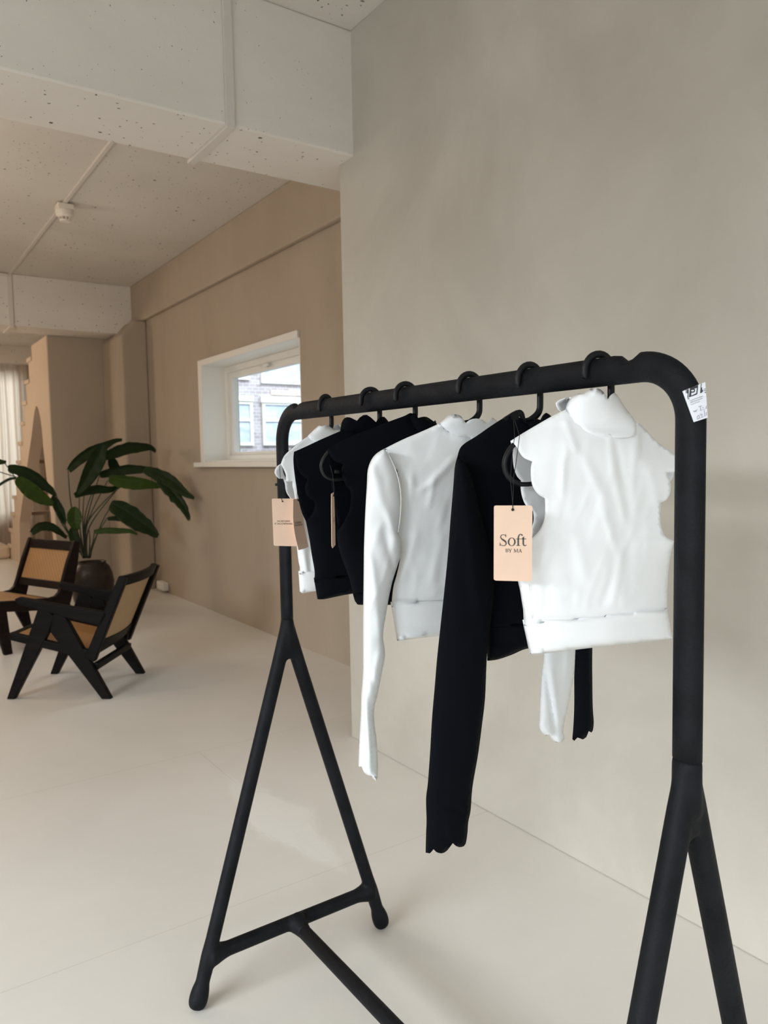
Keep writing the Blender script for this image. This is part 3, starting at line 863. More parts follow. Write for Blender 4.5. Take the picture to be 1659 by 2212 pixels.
band = [(1129, 1339, 1), (1200, 1336), (1300, 1326), (1380, 1318), (1440, 1313, 1), (1445, 1340), (1452, 1379, 1), (1400, 1385), (1300, 1396), (1200, 1408), (1145, 1414, 1), (1138, 1380)]
cloth('waistband', H1, band, closed(0.0318), m_cotton, g, seed=3, ripple=0.0005, creases=[(1131, 1344, 1440, 1318, -0.0012, 2.0)])
v0 = [(1199, 1254), (1221, 1251), (1221, 1286), (1195, 1289)]
# stitching along the left side seam
st_pts = [(1143, 1262), (1145, 1290), (1147, 1315), (1149, 1335)]
MB().tube([H1.px(x, y, -d1(x, y, -0.8) - 0.0012) for x, y in st_pts], 0.0007, 6).go('side_seam', m_cotton2, g, smooth=True)

# --- black long-sleeve top, second
g = thing('long_sleeve_top', 'black long-sleeved crop top with scalloped cuffs behind the front white top', 'top', (H2.O.x, H2.O.y, 1.1), 'tops hanging on the rack')
make_hanger(H2, 'black hanger with a notched lobe showing at the neck of the black long-sleeved top', tab=True, stem=0.020, width=0.125, zdrop=0.004)
body2 = [(989, 985, 1), (993, 971), (1003, 959), (1030, 942), (1060, 921), (1085, 905), (1097, 899), (1122, 902), (1134, 914, 1), (1165, 925), (1200, 905, 1), (1240, 925), (1300, 965), (1330, 1000, 1), (1310, 1100), (1290, 1200), (1270, 1348, 1), (1190, 1354), (1120, 1356), (1054, 1358, 1), (1040, 1250), (1020, 1120), (1000, 1030)]
cloth('body', H2, body2, lambda x, y, t: closed(0.026)(x, y, t) * (0.32 + 0.68 * sstep(900, 1010, y - 0.3 * abs(x - 1150))), m_black, g, seed=11)
cloth('collar', H2, [(1132, 918, 1), (1140, 911), (1150, 908), (1160, 909), (1166, 912, 1), (1172, 899), (1180, 892), (1187, 896), (1193, 903), (1205, 908), (1220, 916, 1), (1200, 935), (1160, 935)], closed(0.022), m_black, g, seed=12)
cloth('waistband', H2, [(1052, 1346, 1), (1120, 1343), (1200, 1336), (1272, 1330, 1), (1272, 1390, 1), (1200, 1396), (1141, 1400), (1105, 1414), (1075, 1424), (1053, 1427, 1)], closed(0.027), m_black, g, seed=13)
sl = [(989, 984, 1), (983, 1010), (980, 1050), (974, 1120), (968, 1200), (960, 1280), (953, 1345), (945, 1420), (940, 1480), (934, 1550), (930, 1620), (925, 1690), (921, 1725), (922, 1770), (921, 1800), (920, 1842, 1), (928, 1843), (936, 1834, 1), (942, 1840), (953, 1843), (964, 1838), (978, 1821, 1), (986, 1828), (997, 1829), (1005, 1823), (1009, 1800), (1011, 1775), (1016, 1750), (1020, 1700), (1032, 1630), (1040, 1570), (1047, 1510), (1050, 1440), (1053, 1390), (1060, 1340), (1066, 1290), (1066, 1230), (1056, 1180), (1040, 1120), (1026, 1060), (1012, 1015)]
cloth('sleeve', H2, sl, closed(0.020), m_black, g, seed=14, n0=-0.026, ripple=0.0022, creases=[(1000, 1745, 1018, 1765, 0.004, 5), (975, 1745, 1012, 1762, -0.003, 5), (1000, 1000, 1030, 1300, 0.004, 14)])
slr = [(1244, 1395, 1), (1242, 1440), (1241, 1464), (1241, 1525), (1239, 1570), (1237, 1597), (1240, 1600), (1247, 1593, 1), (1253, 1595), (1259, 1597), (1266, 1592), (1271, 1579, 1), (1277, 1582), (1280, 1578), (1282, 1560), (1280, 1530), (1279, 1480), (1279, 1400), (1283, 1300), (1300, 1150), (1326, 1040), (1325, 1000), (1310, 985), (1290, 1010), (1270, 1150), (1252, 1300)]
cloth('sleeve', H2, slr, closed(0.016), m_black, g, seed=15, n0=0.0)

# --- white long-sleeve top, third
g = thing('long_sleeve_top', 'white long-sleeved crop top with a twisted sleeve hanging in the middle of the rack', 'top', (H3.O.x, H3.O.y, 1.1), 'tops hanging on the rack')
make_hanger(H3, 'black hanger at the neck of the white long-sleeved top', width=0.150)
body3 = [(830, 970, 1), (870, 950), (910, 933), (950, 915, 1), (985, 938), (1030, 946), (1075, 946), (1100, 930, 1), (1150, 960), (1205, 1000, 1), (1190, 1100), (1170, 1200), (1160, 1293, 1), (1080, 1300), (945, 1302), (846, 1312, 1), (850, 1270), (858, 1240), (865, 1205), (866, 1170), (860, 1152), (864, 1120), (866, 1075), (860, 1030), (848, 1000)]
cr3 = [(985, 985, 930, 1045, 0.004, 6), (935, 1040, 905, 1062, 0.004, 5), (940, 1030, 925, 1095, 0.003, 5), (890, 1010, 884, 1085, 0.003, 7), (960, 930, 1010, 950, 0.002, 6), (975, 1080, 955, 1150, -0.002, 8), (950, 1270, 900, 1320, 0.002, 6), (862, 1255, 900, 1150, 0.004, 12), (850, 985, 900, 1060, 0.003, 9), (960, 1130, 930, 1270, 0.002, 10)]
cloth('body', H3, body3, lambda x, y, t: closed(0.028)(x, y, t) * (0.30 + 0.70 * sstep(915, 1010, y - 0.25 * abs(x - 1000))), m_cotton2, g, seed=21, creases=cr3, ripple=0.0016, calm=lambda x, y: 1 - sstep(-22, -5, y - (1306 - 0.08 * (x - 845))))
cloth('collar', H3, [(948, 916, 1), (960, 906), (968, 898), (980, 895), (992, 897), (1000, 905), (1006, 914, 1), (1015, 907), (1028, 904), (1042, 907), (1051, 915, 1), (1056, 908), (1062, 902), (1075, 911), (1090, 924, 1), (1075, 950), (1030, 952), (980, 944)], closed(0.0215), m_cotton2, g, seed=22, ripple=0.0006,
      back=[(950, 916, 1), (975, 912), (1040, 915), (1085, 922, 1), (1060, 944), (990, 938)])
cloth('waistband', H3, [(844, 1300, 1), (850, 1302), (945, 1292), (1080, 1290), (1160, 1284, 1), (1165, 1355, 1), (1080, 1362), (950, 1373), (858, 1384, 1)], closed(0.0305), m_cotton2, g, seed=23, ripple=0.0004, creases=[(846, 1306, 960, 1296, -0.0012, 2.2)])
sl3 = [(832, 969, 1), (815, 979), (803, 993), (795, 1016), (793, 1050), (790, 1100), (787, 1180), (786, 1260), (785, 1340), (785, 1430), (785, 1446), (783, 1480), (781, 1500), (780, 1540), (777, 1600), (775, 1655), (779, 1657), (781, 1654, 1), (786, 1667), (794, 1674), (803, 1676, 1), (806, 1683), (813, 1687), (815, 1680), (816, 1655), (813, 1600), (808, 1560), (808, 1530), (815, 1500), (825, 1450), (831, 1417), (830, 1400), (827, 1370), (836, 1310), (846, 1260), (857, 1225), (866, 1195), (866, 1165), (861, 1150), (865, 1110), (864, 1060), (855, 1015), (842, 985)]
crs = [(800, 1200, 815, 1300, 0.004, 8), (835, 1100, 860, 1180, 0.004, 8), (830, 1150, 850, 1230, -0.004, 7), (810, 1300, 825, 1390, 0.004, 8), (822, 1400, 800, 1500, 0.005, 7), (790, 1500, 800, 1660, 0.006, 5), (802, 1530, 806, 1670, -0.006, 4), (785, 1560, 792, 1640, -0.004, 4), (800, 1000, 830, 1100, 0.003, 10), (795, 1445, 812, 1500, -0.004, 5)]
cloth('sleeve', H3, sl3, closed(0.018), m_cotton2, g, seed=24, n0=-0.02, ripple=0.003, creases=crs, sp=6)
MB().tube([H3.px(x, y, -0.030) for x, y in catmull([(834, 972), (848, 1000), (860, 1032), (866, 1075), (864, 1120), (860, 1150)], False, 5)], 0.0012, 6).go('armhole_seam', m_cotton2, g, smooth=True)
slr3 = [(1175, 1395, 1), (1172, 1440), (1168, 1480), (1165, 1540), (1164, 1570), (1174, 1587), (1180, 1589), (1186, 1586, 1), (1192, 1597), (1200, 1603), (1208, 1604), (1214, 1601), (1219, 1597), (1216, 1580), (1218, 1565), (1224, 1537), (1232, 1500), (1240, 1450), (1244, 1404), (1246, 1300), (1240, 1200), (1225, 1060), (1205, 1000, 1), (1190, 1010), (1180, 1150), (1177, 1300)]
cloth('sleeve', H3, slr3, closed(0.018), m_cotton2, g, seed=25, n0=-0.005, ripple=0.003, creases=[(1178, 1440, 1200, 1590, -0.006, 5), (1190, 1450, 1205, 1560, 0.005, 8)], sp=6)


# --- cap-sleeve black tops, fourth and fifth
def cap_depth(x0, y0, k, D, ya, yb):
    """thin along the shoulder line starting at (x0, y0) rising with slope k, closed below ya..yb"""
    def f(x, y, t):
        sh = max(0.0, min(1, (y - (y0 - k * min(x - x0, 120))) / 80)); sh = 0.30 + 0.70 * math.sin(sh * math.pi / 2)
        return lerp(D * (1 - 0.3 * t * t) * sh, D * math.sqrt(max(0, 1 - abs(t) ** 2.5)), sstep(ya, yb, y)) + 0.0008
    return f


g = thing('crop_top', 'black cap-sleeve crop top with a round hanger end showing in its armhole', 'top', (H4.O.x, H4.O.y, 1.1), 'tops hanging on the rack')
make_hanger(H4, 'black hanger whose round end shows at the armhole of a black top', width=0.186, zdrop=-0.004)
f4 = [(707, 970, 1), (712, 982), (722, 995), (741, 1003, 1), (738, 1014), (741, 1032), (747, 1048), (757, 1060, 1), (758, 1080), (752, 1110), (728, 1150, 1), (732, 1182), (742, 1215), (755, 1250), (764, 1289, 1), (900, 1284), (940, 1283, 1), (950, 1150), (960, 1080), (985, 1030), (985, 985, 1), (940, 935), (915, 925, 1), (905, 918), (890, 893), (870, 900), (813, 921), (760, 942), (730, 957)]
b4 = [(707, 970, 1), (711, 990), (716, 1040), (722, 1090), (730, 1130), (728, 1150, 1), (732, 1182), (742, 1215), (755, 1250), (764, 1289, 1), (900, 1284), (940, 1283, 1), (950, 1150), (960, 1080), (985, 985, 1), (940, 935), (915, 925, 1), (890, 895), (870, 900), (813, 921), (760, 942), (730, 957)]
cloth('body', H4, f4, cap_depth(707, 968, 0.42, 0.024, 1110, 1180), m_black, g, back=b4, seed=31, dback=lambda x, y, t: cap_depth(707, 968, 0.42, 0.018, 1110, 1180)(x, y, t))
cloth('collar', H4, [(880, 900, 1), (888, 894), (897, 893), (903, 903, 1), (910, 901), (921, 901), (930, 906), (937, 911, 1), (940, 908), (943, 916), (948, 925), (930, 940), (900, 935)], closed(0.018), m_black, g, seed=32)
cloth('waistband', H4, [(762, 1280, 1), (850, 1277), (940, 1274, 1), (942, 1300, 1), (845, 1306), (785, 1306), (772, 1305), (767, 1298)], closed(0.025), m_black, g, seed=33)

g = thing('crop_top', 'black cap-sleeve crop top with a scalloped collar beside the furthest white top', 'top', (H5.O.x, H5.O.y, 1.1), 'tops hanging on the rack')
make_hanger(H5, 'black hanger at the neck of the black top with the scalloped collar', width=0.150)
f5 = [(635, 976, 1), (638, 987), (640, 998), (643, 1012), (651, 1025), (665, 1037, 1), (660, 1046), (659, 1058), (664, 1071), (671, 1078), (679, 1082, 1), (680, 1093), (675, 1109), (661, 1126, 1), (669, 1167), (674, 1200), (680, 1235), (679, 1257, 1), (800, 1243), (880, 1237, 1), (885, 1120), (900, 1010), (915, 960, 1), (870, 930), (845, 922, 1), (790, 925), (738, 930, 1), (692, 950), (660, 965)]
b5 = [(635, 976, 1), (634, 1000), (640, 1050), (650, 1100), (661, 1126, 1), (669, 1167), (674, 1200), (680, 1235), (679, 1257, 1), (800, 1243), (880, 1237, 1), (885, 1120), (915, 960, 1), (870, 930), (845, 922, 1), (790, 925), (738, 930, 1), (692, 950), (660, 965)]
cloth('body', H5, f5, cap_depth(635, 974, 0.45, 0.022, 1080, 1160), m_black, g, back=b5, seed=41, dback=lambda x, y, t: 0.004 + 0.3 * cap_depth(635, 974, 0.45, 0.022, 1080, 1160)(x, y, t))
cloth('collar', H5, [(735, 932, 1), (738, 914), (745, 903), (756, 902), (771, 909, 1), (777, 902), (785, 897), (792, 896), (800, 901), (812, 912, 1), (817, 905), (823, 900), (830, 901), (838, 910), (846, 925, 1), (800, 940)], closed(0.018), m_black, g, seed=42)
cloth('waistband', H5, [(678, 1248, 1), (800, 1234), (880, 1228, 1), (884, 1266, 1), (761, 1282), (700, 1294), (686, 1294, 1), (683, 1276)], closed(0.023), m_black, g, seed=43)

# --- white cap-sleeve top, furthest
g = thing('crop_top', 'white cap-sleeve crop top at the far end of the rack by the window', 'top', (H6.O.x, H6.O.y, 1.1), 'tops hanging on the rack')
make_hanger(H6, 'black hanger of the furthest white top by the far post', width=0.110, stem=0.014)
f6 = [(607, 1002, 1), (612, 1012), (617, 1024), (618, 1035), (617, 1039, 1), (624, 1041), (632, 1039, 1), (632, 1050), (635, 1062), (637, 1075), (642, 1100), (644, 1140), (642, 1185, 1), (645, 1212), (648, 1226), (647, 1241, 1), (720, 1234), (760, 1230, 1), (770, 1100), (785, 1000), (775, 965, 1), (750, 945), (737, 931, 1), (720, 938), (690, 945), (663, 944, 1), (647, 955), (628, 971), (614, 985)]
b6 = [(607, 1002, 1), (600, 1006), (594, 1015), (593, 1021), (597, 1029), (603, 1034), (612, 1034, 1), (616, 1046), (617, 1056), (620, 1066), (627, 1076, 1), (632, 1100), (634, 1140), (642, 1185, 1), (645, 1212), (648, 1226), (647, 1241, 1), (720, 1234), (760, 1230, 1), (770, 1100), (785, 1000), (775, 965, 1), (750, 945), (737, 931, 1), (720, 938), (690, 945), (663, 944, 1), (647, 955), (628, 971), (614, 985)]
cloth('body', H6, f6, cap_depth(607, 1000, 0.75, 0.022, 1085, 1180), m_cotton2, g, back=b6, seed=51, sp=5, creases=[(640, 1010, 645, 1090, 0.003, 6), (655, 1185, 662, 1235, 0.005, 4), (668, 1180, 670, 1235, -0.004, 4)])
cloth('collar', H6, [(662, 945, 1), (676, 931), (689, 919, 1), (694, 921, 1), (700, 919), (708, 919), (715, 923), (720, 929, 1), (727, 929), (736, 930), (745, 940, 1), (720, 958), (688, 961)], closed(0.017), m_cotton2, g, seed=52, ripple=0.0004,
      back=[(690, 940, 1), (715, 930), (721, 921), (729, 916), (736, 920), (738, 930), (720, 945)], sp=5)
cloth('waistband', H6, [(645, 1233, 1), (700, 1229), (760, 1223, 1), (764, 1266, 1), (684, 1276), (652, 1281), (648, 1278, 1)], closed(0.022), m_cotton2, g, seed=53, ripple=0.0004, sp=5)

# ------------------------------------------------------------------ hang tags
class Card:
    """flat card: photo corner pixels tl, tr, bl on a vertical plane"""

    def __init__(s, ref, P, hd):
        h = math.radians(hd); s.u = Vector((math.sin(h), math.cos(h), 0)); s.n = Vector((s.u.y, -s.u.x, 0))
        if s.n.dot(Vector((P.x, P.y, 0))) > 0: s.n = -s.n
        s.P = P

    def px(s, x, y, lift=0.0): return on(x, y, s.P, s.n) + s.n * lift


def hang_tag(label, card, outline, hole, mat=m_card, bend=None):
    p0 = card.px(*hole)
    t = thing('hang_tag', label, 'hang tag', tuple(p0), 'blush swing tags on the tops')
    poly = catmull(outline, True, 3); n_ = len(poly)
    ho = [(hole[0] + hole[2] * math.cos(a * math.pi / 6), hole[1] + hole[2] * 1.05 * math.sin(a * math.pi / 6)) for a in range(12)]
    pts = [Vector(p[:2]) for p in poly] + [Vector(p) for p in ho]
    pts += [Vector((x, y)) for x in range(int(min(p[0] for p in poly)), int(max(p[0] for p in poly)), 9) for y in range(int(min(p[1] for p in poly)), int(max(p[1] for p in poly)), 9)
            if inside((x, y), poly) and math.dist((x, y), hole[:2]) > hole[2] * 1.6]
    r = delaunay_2d_cdt(pts, [(i, (i + 1) % n_) for i in range(n_)] + [(n_ + i, n_ + (i + 1) % 12) for i in range(12)], [], 1, 1e-4)
    fs = [tuple(f) for f in r[2] if math.dist((sum(r[0][i][0] for i in f) / 3, sum(r[0][i][1] for i in f) / 3), hole[:2]) > hole[2] * 0.93]
    o = mesh('card', [card.px(v[0], v[1], bend(v[0], v[1]) if bend else 0) for v in r[0]], fs, mat, t, solid=0.0009)
    return t, o


def cords(t, card, hole, runs, clip=None):
    mb = MB()
    for run in runs: mb.tube([card.px(x, y, l) for x, y, l in run], 0.00055, 6)
    k = card.px(hole[0], hole[1], 0.0012)
    mb.tube([k + ZUP * 0.0016, k + ZUP * 0.0011, k, k - ZUP * 0.0011, k - ZUP * 0.0016], [0.0004, 0.0015, 0.002, 0.0015, 0.0004], 8)
    mb.go('cord', m_string, t, smooth=True)
    if clip:
        MB().add([card.px(x, y, 0.001) for x, y in clip] + [card.px(x, y, 0.003) for x, y in clip], [(0, 1, 2, 3), (4, 5, 6, 7), (0, 1, 5, 4), (1, 2, 6, 5), (2, 3, 7, 6), (3, 0, 4, 7)]).go('cord_clip', m_string, t)


# large tag
cd = Card(None, Vector((0.765, 0.80, 1.3)) - ray(1107, 1150).normalized() * 0.028, 124)
t1, card1 = hang_tag('blush tag with large dark lettering hanging between the black sleeve and front white top', cd,
                     [(1067, 1096, 1), (1068, 1093), (1071, 1092, 1), (1146, 1092, 1), (1149, 1093), (1150, 1096, 1), (1149, 1252, 1), (1148, 1255), (1145, 1256, 1), (1071, 1254, 1), (1067, 1252), (1066.5, 1248, 1)], (1107.5, 1101, 3.2))
cords(t1, cd, (1107.5, 1101), [[(1107.5, 1101, 0.001), (1107, 1085, 0.001), (1105, 1060, 0.0), (1104, 1040, -0.004), (1108, 1000, -0.012), (1120, 940, -0.03), (1122, 904, -0.045)], [(1107.5, 1101, 0.001), (1107.5, 1085, 0.001), (1109, 1060, 0.0), (1110, 1035, -0.004), (1118, 1000, -0.012), (1131, 940, -0.03), (1124, 903, -0.045)]])


def tagc(x, y): return cd.px(1040 + x / 10.056, 1060 + y / 10.054, 0.0008)


def arc(cx_, cy_, rx, ry, a0, a1, n=16): return [(cx_ + rx * math.cos(math.radians(a0 + (a1 - a0) * i / n)), cy_ + ry * math.sin(math.radians(a0 + (a1 - a0) * i / n))) for i in range(n + 1)]


def thick_o(cx_, cy_, ro, ry, ri, riy, n=28):
    o_ = arc(cx_, cy_, ro, ry, 0, 360, n); i_ = arc(cx_, cy_, ri, riy, 0, 360, n)
    return [[o_[k], o_[k + 1], i_[k + 1], i_[k]] for k in range(n)]


spine = catmull([(527, 1000), (512, 968), (472, 953), (430, 968), (415, 1005), (434, 1042), (480, 1075), (520, 1106), (534, 1144), (516, 1180), (470, 1193), (424, 1180), (404, 1140)], False, 8)
nS = len(spine)
wS = [10 + 27 * math.exp(-((i / (nS - 1) - 0.52) / 0.17) ** 2) + 6 * math.exp(-((i / (nS - 1) - 0.27) / 0.1) ** 2) + 4 * math.exp(-((i / (nS - 1) - 0.76) / 0.1) ** 2) for i in range(nS)]
let = ribbon(spine, wS) + ribbon([(522, 948), (533, 1012)], [16, 5]) + ribbon([(396, 1122), (404, 1196)], [5, 16])
let += thick_o(655, 1110, 86, 92, 53, 80)
fs_ = catmull([(888, 968), (868, 948), (832, 950), (806, 985), (797, 1040), (796, 1110), (796, 1190)], False, 8); nf = len(fs_)
let += ribbon(fs_, [12 + 22 * min(1, (i / nf) * 2.0) for i in range(nf)]) + [arc(878, 966, 15, 15, 0, 360, 12)[:-1]] + ribbon([(752, 1046), (852, 1046)], 12) + ribbon([(752, 1191), (842, 1191)], 10)
ts_ = catmull([(906, 1010), (906, 1090), (906, 1150), (918, 1184), (945, 1192), (976, 1176)], False, 8); ntt = len(ts_)
let += ribbon(ts_, [33 if i < ntt * 0.6 else 33 - 24 * (i - ntt * 0.6) / (ntt * 0.4) for i in range(ntt)]) + ribbon([(862, 1046), (972, 1046)], 12) + [[(868, 1050), (922, 992), (922, 1050)]]
flat('printed_name', let, tagc, m_ink, card1)
sm = ribbon([(532, 1262), (532, 1332)], 11) + ribbon([(518, 1263), (552, 1263)], 6) + ribbon([(518, 1331), (555, 1331)], 6) + ribbon([(532, 1294), (555, 1294)], 6)
sm += ribbon(arc(552, 1279, 17, 16, -90, 90, 8), [6, 7, 8, 9, 10, 9, 8, 7, 6]) + ribbon(arc(555, 1313, 21, 18, -90, 90, 8), [6, 7, 9, 11, 12, 11, 9, 7, 6])
sm += ribbon([(590, 1264), (622, 1302)], 12) + ribbon([(652, 1264), (622, 1302)], 6) + ribbon([(622, 1300), (622, 1334)], 11) + ribbon([(580, 1264), (604, 1264)], 6) + ribbon([(640, 1264), (660, 1264)], 6) + ribbon([(608, 1334), (636, 1334)], 6)
sm += ribbon([(714, 1266), (710, 1334)], 6) + ribbon([(712, 1266), (745, 1330)], 12) + ribbon([(745, 1330), (778, 1266)], 6) + ribbon([(778, 1264), (783, 1336)], 11) + ribbon([(698, 1334), (722, 1334)], 6) + ribbon([(770, 1336), (797, 1336)], 6) + ribbon([(700, 1266), (716, 1266)], 6) + ribbon([(776, 1264), (795, 1264)], 6)
sm += ribbon([(812, 1336), (840, 1266)], 6) + ribbon([(838, 1264), (866, 1336)], 12) + ribbon([(822, 1314), (858, 1314)], 6) + ribbon([(803, 1337), (824, 1337)], 6) + ribbon([(854, 1337), (878, 1337)], 6)
flat('printed_line', sm, tagc, m_ink, card1)

# small tags at the far end
P6 = H6.px(607, 1004) - ray(607, 1004).normalized() * 0.035
cd2 = Card(None, P6, 112)
t2, card2 = hang_tag('blush tag facing forward in front of the far post', cd2, [(587, 1080, 1), (588, 1077.5), (590, 1077, 1), (637, 1077, 1), (640, 1078), (640, 1081, 1), (642, 1176, 1), (641, 1179), (638, 1180, 1), (594, 1179, 1), (591.5, 1178), (591, 1175, 1)], (610, 1083, 1.5))
cords(t2, cd2, (610, 1083), [[(610, 1083, 0.0008), (607.5, 1077, 0.001), (605.5, 1034, 0.001), (605.5, 1006, -0.02)]], [(594, 1044.5), (604, 1042.5), (604, 1048.5), (594.5, 1050)])


def on_card(cd_, org, right, up, bend=None):
    """letters laid on a card: origin and the pixel steps for one unit right / up"""
    def f(x, y):
        a, b = org[0] + x * right[0] + y * up[0], org[1] + x * right[1] + y * up[1]
        return cd_.px(a, b, 0.0009 + (bend(a, b) if bend else 0))
    return f


from_font('NO RETURNS', 1.0, on_card(cd2, (612.3, 1127.4), (4.55, 0.0), (0, -4.9)), 'printed_text', m_black_ink, card2, 'CENTER')
from_font('IF TAG IS REMOVED', 1.0, on_card(cd2, (612.3, 1132.9), (4.38, 0.0), (0, -4.9)), 'printed_text', m_black_ink, card2, 'CENTER')
bend3 = lambda x, y: 0.006 * sstep(1110, 1188, y)
cd3 = Card(None, H6.px(648, 1110) - ray(648, 1110).normalized() * 0.045, 62)
t3, card3 = hang_tag('blush tag turned sideways overlapping the forward-facing tag', cd3, [(633, 1081, 1), (633, 1078.5, 1), (652, 1076.5), (654, 1077, 1), (654.5, 1090), (654.6, 1110), (655.5, 1135), (658.5, 1160), (661.5, 1181, 1), (652, 1185), (640, 1188, 1), (636, 1170), (633.5, 1150), (632.6, 1125), (632.8, 1100)], (644, 1083.5, 1.2),
                      bend=bend3)
cords(t3, cd3, (644, 1082), [[(644, 1083, 0.0006), (641.2, 1076, 0.001), (641.2, 1046, 0.001), (643.8, 1040, 0.001), (641.0, 1020, 0.0), (641, 1005, -0.004)], [(644, 1083, 0.0006), (645.2, 1072, 0.001), (644.6, 1046, 0.001), (643.8, 1040, 0.001), (644.0, 1020, 0.0), (643, 1005, -0.004)]], [(645, 1038.3), (656, 1038.3), (655, 1044.5), (644, 1044.5)])
from_font('NO RETURNS', 1.0, on_card(cd3, (643.0, 1130.5), (2.15, -0.30), (0, -4.9), bend3), 'printed_text', m_black_ink, card3, 'CENTER')
from_font('IF TAG IS REMOVED', 1.0, on_card(cd3, (643.2, 1136.0), (1.95, -0.30), (0, -4.9), bend3), 'printed_text', m_black_ink, card3, 'CENTER')
P4 = H4.px(720, 1020) - ray(720, 1020).normalized() * 0.05
cd4 = Card(None, P4, 42)
t4, card4 = hang_tag('blush tag seen nearly edge-on against the black tops', cd4, [(715.6, 1067, 1), (721, 1063.5, 1), (722.5, 1100), (723.5, 1140), (724.2, 1177, 1), (718.5, 1184, 1), (716.6, 1180), (716, 1140), (715.5, 1100)], (719.6, 1071.5, 0.55))
cords(t4, cd4, (719.6, 1071), [[(719.6, 1071.5, 0.0005), (721, 1064, 0.001), (718.8, 1040, 0.001), (718.6, 1025, 0.0), (717.5, 1005, -0.004)]], [(721.8, 1015.5), (733, 1015.5), (732.5, 1023), (721, 1022)])
from_font('NO RETURNS', 1.0, on_card(cd4, (720.4, 1121.5), (0.42, -0.2), (0, -4.9)), 'printed_text', m_black_ink, card4, 'CENTER')
from_font('IF TAG IS REMOVED', 1.0, on_card(cd4, (720.4, 1127.0), (0.36, -0.2), (0, -4.9)), 'printed_text', m_black_ink, card4, 'CENTER')
# ------------------------------------------------------------------ lounge chairs
class Loc:
    def __init__(s, o, ang):
        s.o = Vector(o); s.b = Vector((math.cos(ang), math.sin(ang), 0)); s.w = Vector((-s.b.y, s.b.x, 0))

    def __call__(s, b, w, z): return s.o + s.b * b + s.w * w + Vector((0, 0, z))


def plank(L_, poly, w0, w1, name, mat, parent, bevel=0.006):
    mb = MB().prism(poly, L_.w * (w1 - w0), L_(0, w0, 0), L_.b, ZUP)
    return mb.go(name, mat, parent, bevel=bevel)


K = Loc((0.659, 4.944, 0), math.radians(-37.8))
ch = thing('lounge_chair', 'black wooden armchair with cane seat and back and V shaped legs by the plant', 'chair', tuple(K(0.3, 0.285, 0)), 'lounge chairs')
WD = 0.57
for w0 in (0.0, WD - 0.042):
    w1 = w0 + 0.042
    plank(K, [(-0.018, 0), (0.03, 0), (0.262, 0.405), (0.300, 0.50), (0.24, 0.56), (0.205, 0.553)], w0, w1, 'leg', m_wood, ch)
    plank(K, [(0.565, 0), (0.622, 0), (0.372, 0.487), (0.30, 0.54), (0.268, 0.41)], w0 + 0.001, w1 - 0.001, 'leg', m_wood, ch)
    ia, ib = (w0 - 0.03, w1) if w0 == 0 else (w0, w1 + 0.03)
    plank(K, [(0.062, 0.606), (0.085, 0.574), (0.20, 0.545), (0.365, 0.493), (0.555, 0.444), (0.585, 0.440), (0.632, 0.520), (0.36, 0.566), (0.09, 0.616)], ia + (0.028 if w0 == 0 else 0), ib - (0 if w0 == 0 else 0.028), 'armrest', m_wood, ch, 0.008)
    si = w0 + 0.045 if w0 == 0 else w0 - 0.039
    plank(K, [(0.012, 0.36), (0.021, 0.405), (0.545, 0.285), (0.53, 0.233)], si if w0 else w0 + 0.002, (si + 0.036) if w0 else w0 + 0.040, 'side_rail', m_wood, ch)
    plank(K, [(0.470, 0.25), (0.532, 0.225), (0.748, 0.722), (0.700, 0.738)], w0 - 0.002, w1 - 0.002, 'back_post', m_wood, ch)
plank(K, [(0.012, 0.358), (0.020, 0.403), (0.060, 0.394), (0.052, 0.349)], 0.03, WD - 0.03, 'front_rail', m_wood, ch)
plank(K, [(0.485, 0.262), (0.492, 0.30), (0.528, 0.29), (0.52, 0.252)], 0.03, WD - 0.03, 'rear_rail', m_wood, ch)
plank(K, [(0.505, 0.175), (0.512, 0.215), (0.545, 0.208), (0.538, 0.168)], 0.03, WD - 0.03, 'stretcher', m_wood, ch)
plank(K, [(0.052, 0.386), (0.054, 0.394), (0.492, 0.292), (0.490, 0.284)], 0.04, WD - 0.04, 'seat', m_cane, ch, 0)
# curved back: crest rail, lower rail and cane between, bowed backwards in the middle
def bowed(z0, b0, z1, b1, th, bow, name, mat, n=14):
    vv, ff = [], []
    for i in range(n + 1):
        t_ = i / n; w = lerp(0.032, WD - 0.032, t_); k = bow * (1 - (2 * t_ - 1) ** 2)
        for (bb_, zz_) in ((b0, z0), (b0 + th, z0), (b1 + th, z1), (b1, z1)): vv.append(K(bb_ + k, w, zz_))
    for i in range(n):
        for k in range(4): ff.append((4 * i + k, 4 * i + (k + 1) % 4, 4 * i + 4 + (k + 1) % 4, 4 * i + 4 + k))
    ff += [(0, 1, 2, 3), tuple(4 * n + k for k in (3, 2, 1, 0))]
    return mesh(name, vv, ff, mat, ch, bevel=0.004 if th > 0.01 else 0)


bowed(0.672, 0.676, 0.735, 0.702, 0.038, 0.035, 'crest_rail', m_wood)
bowed(0.285, 0.505, 0.345, 0.531, 0.030, 0.022, 'lower_back_rail', m_wood)
bowed(0.340, 0.540, 0.675, 0.690, 0.006, 0.030, 'back_panel', m_cane2)

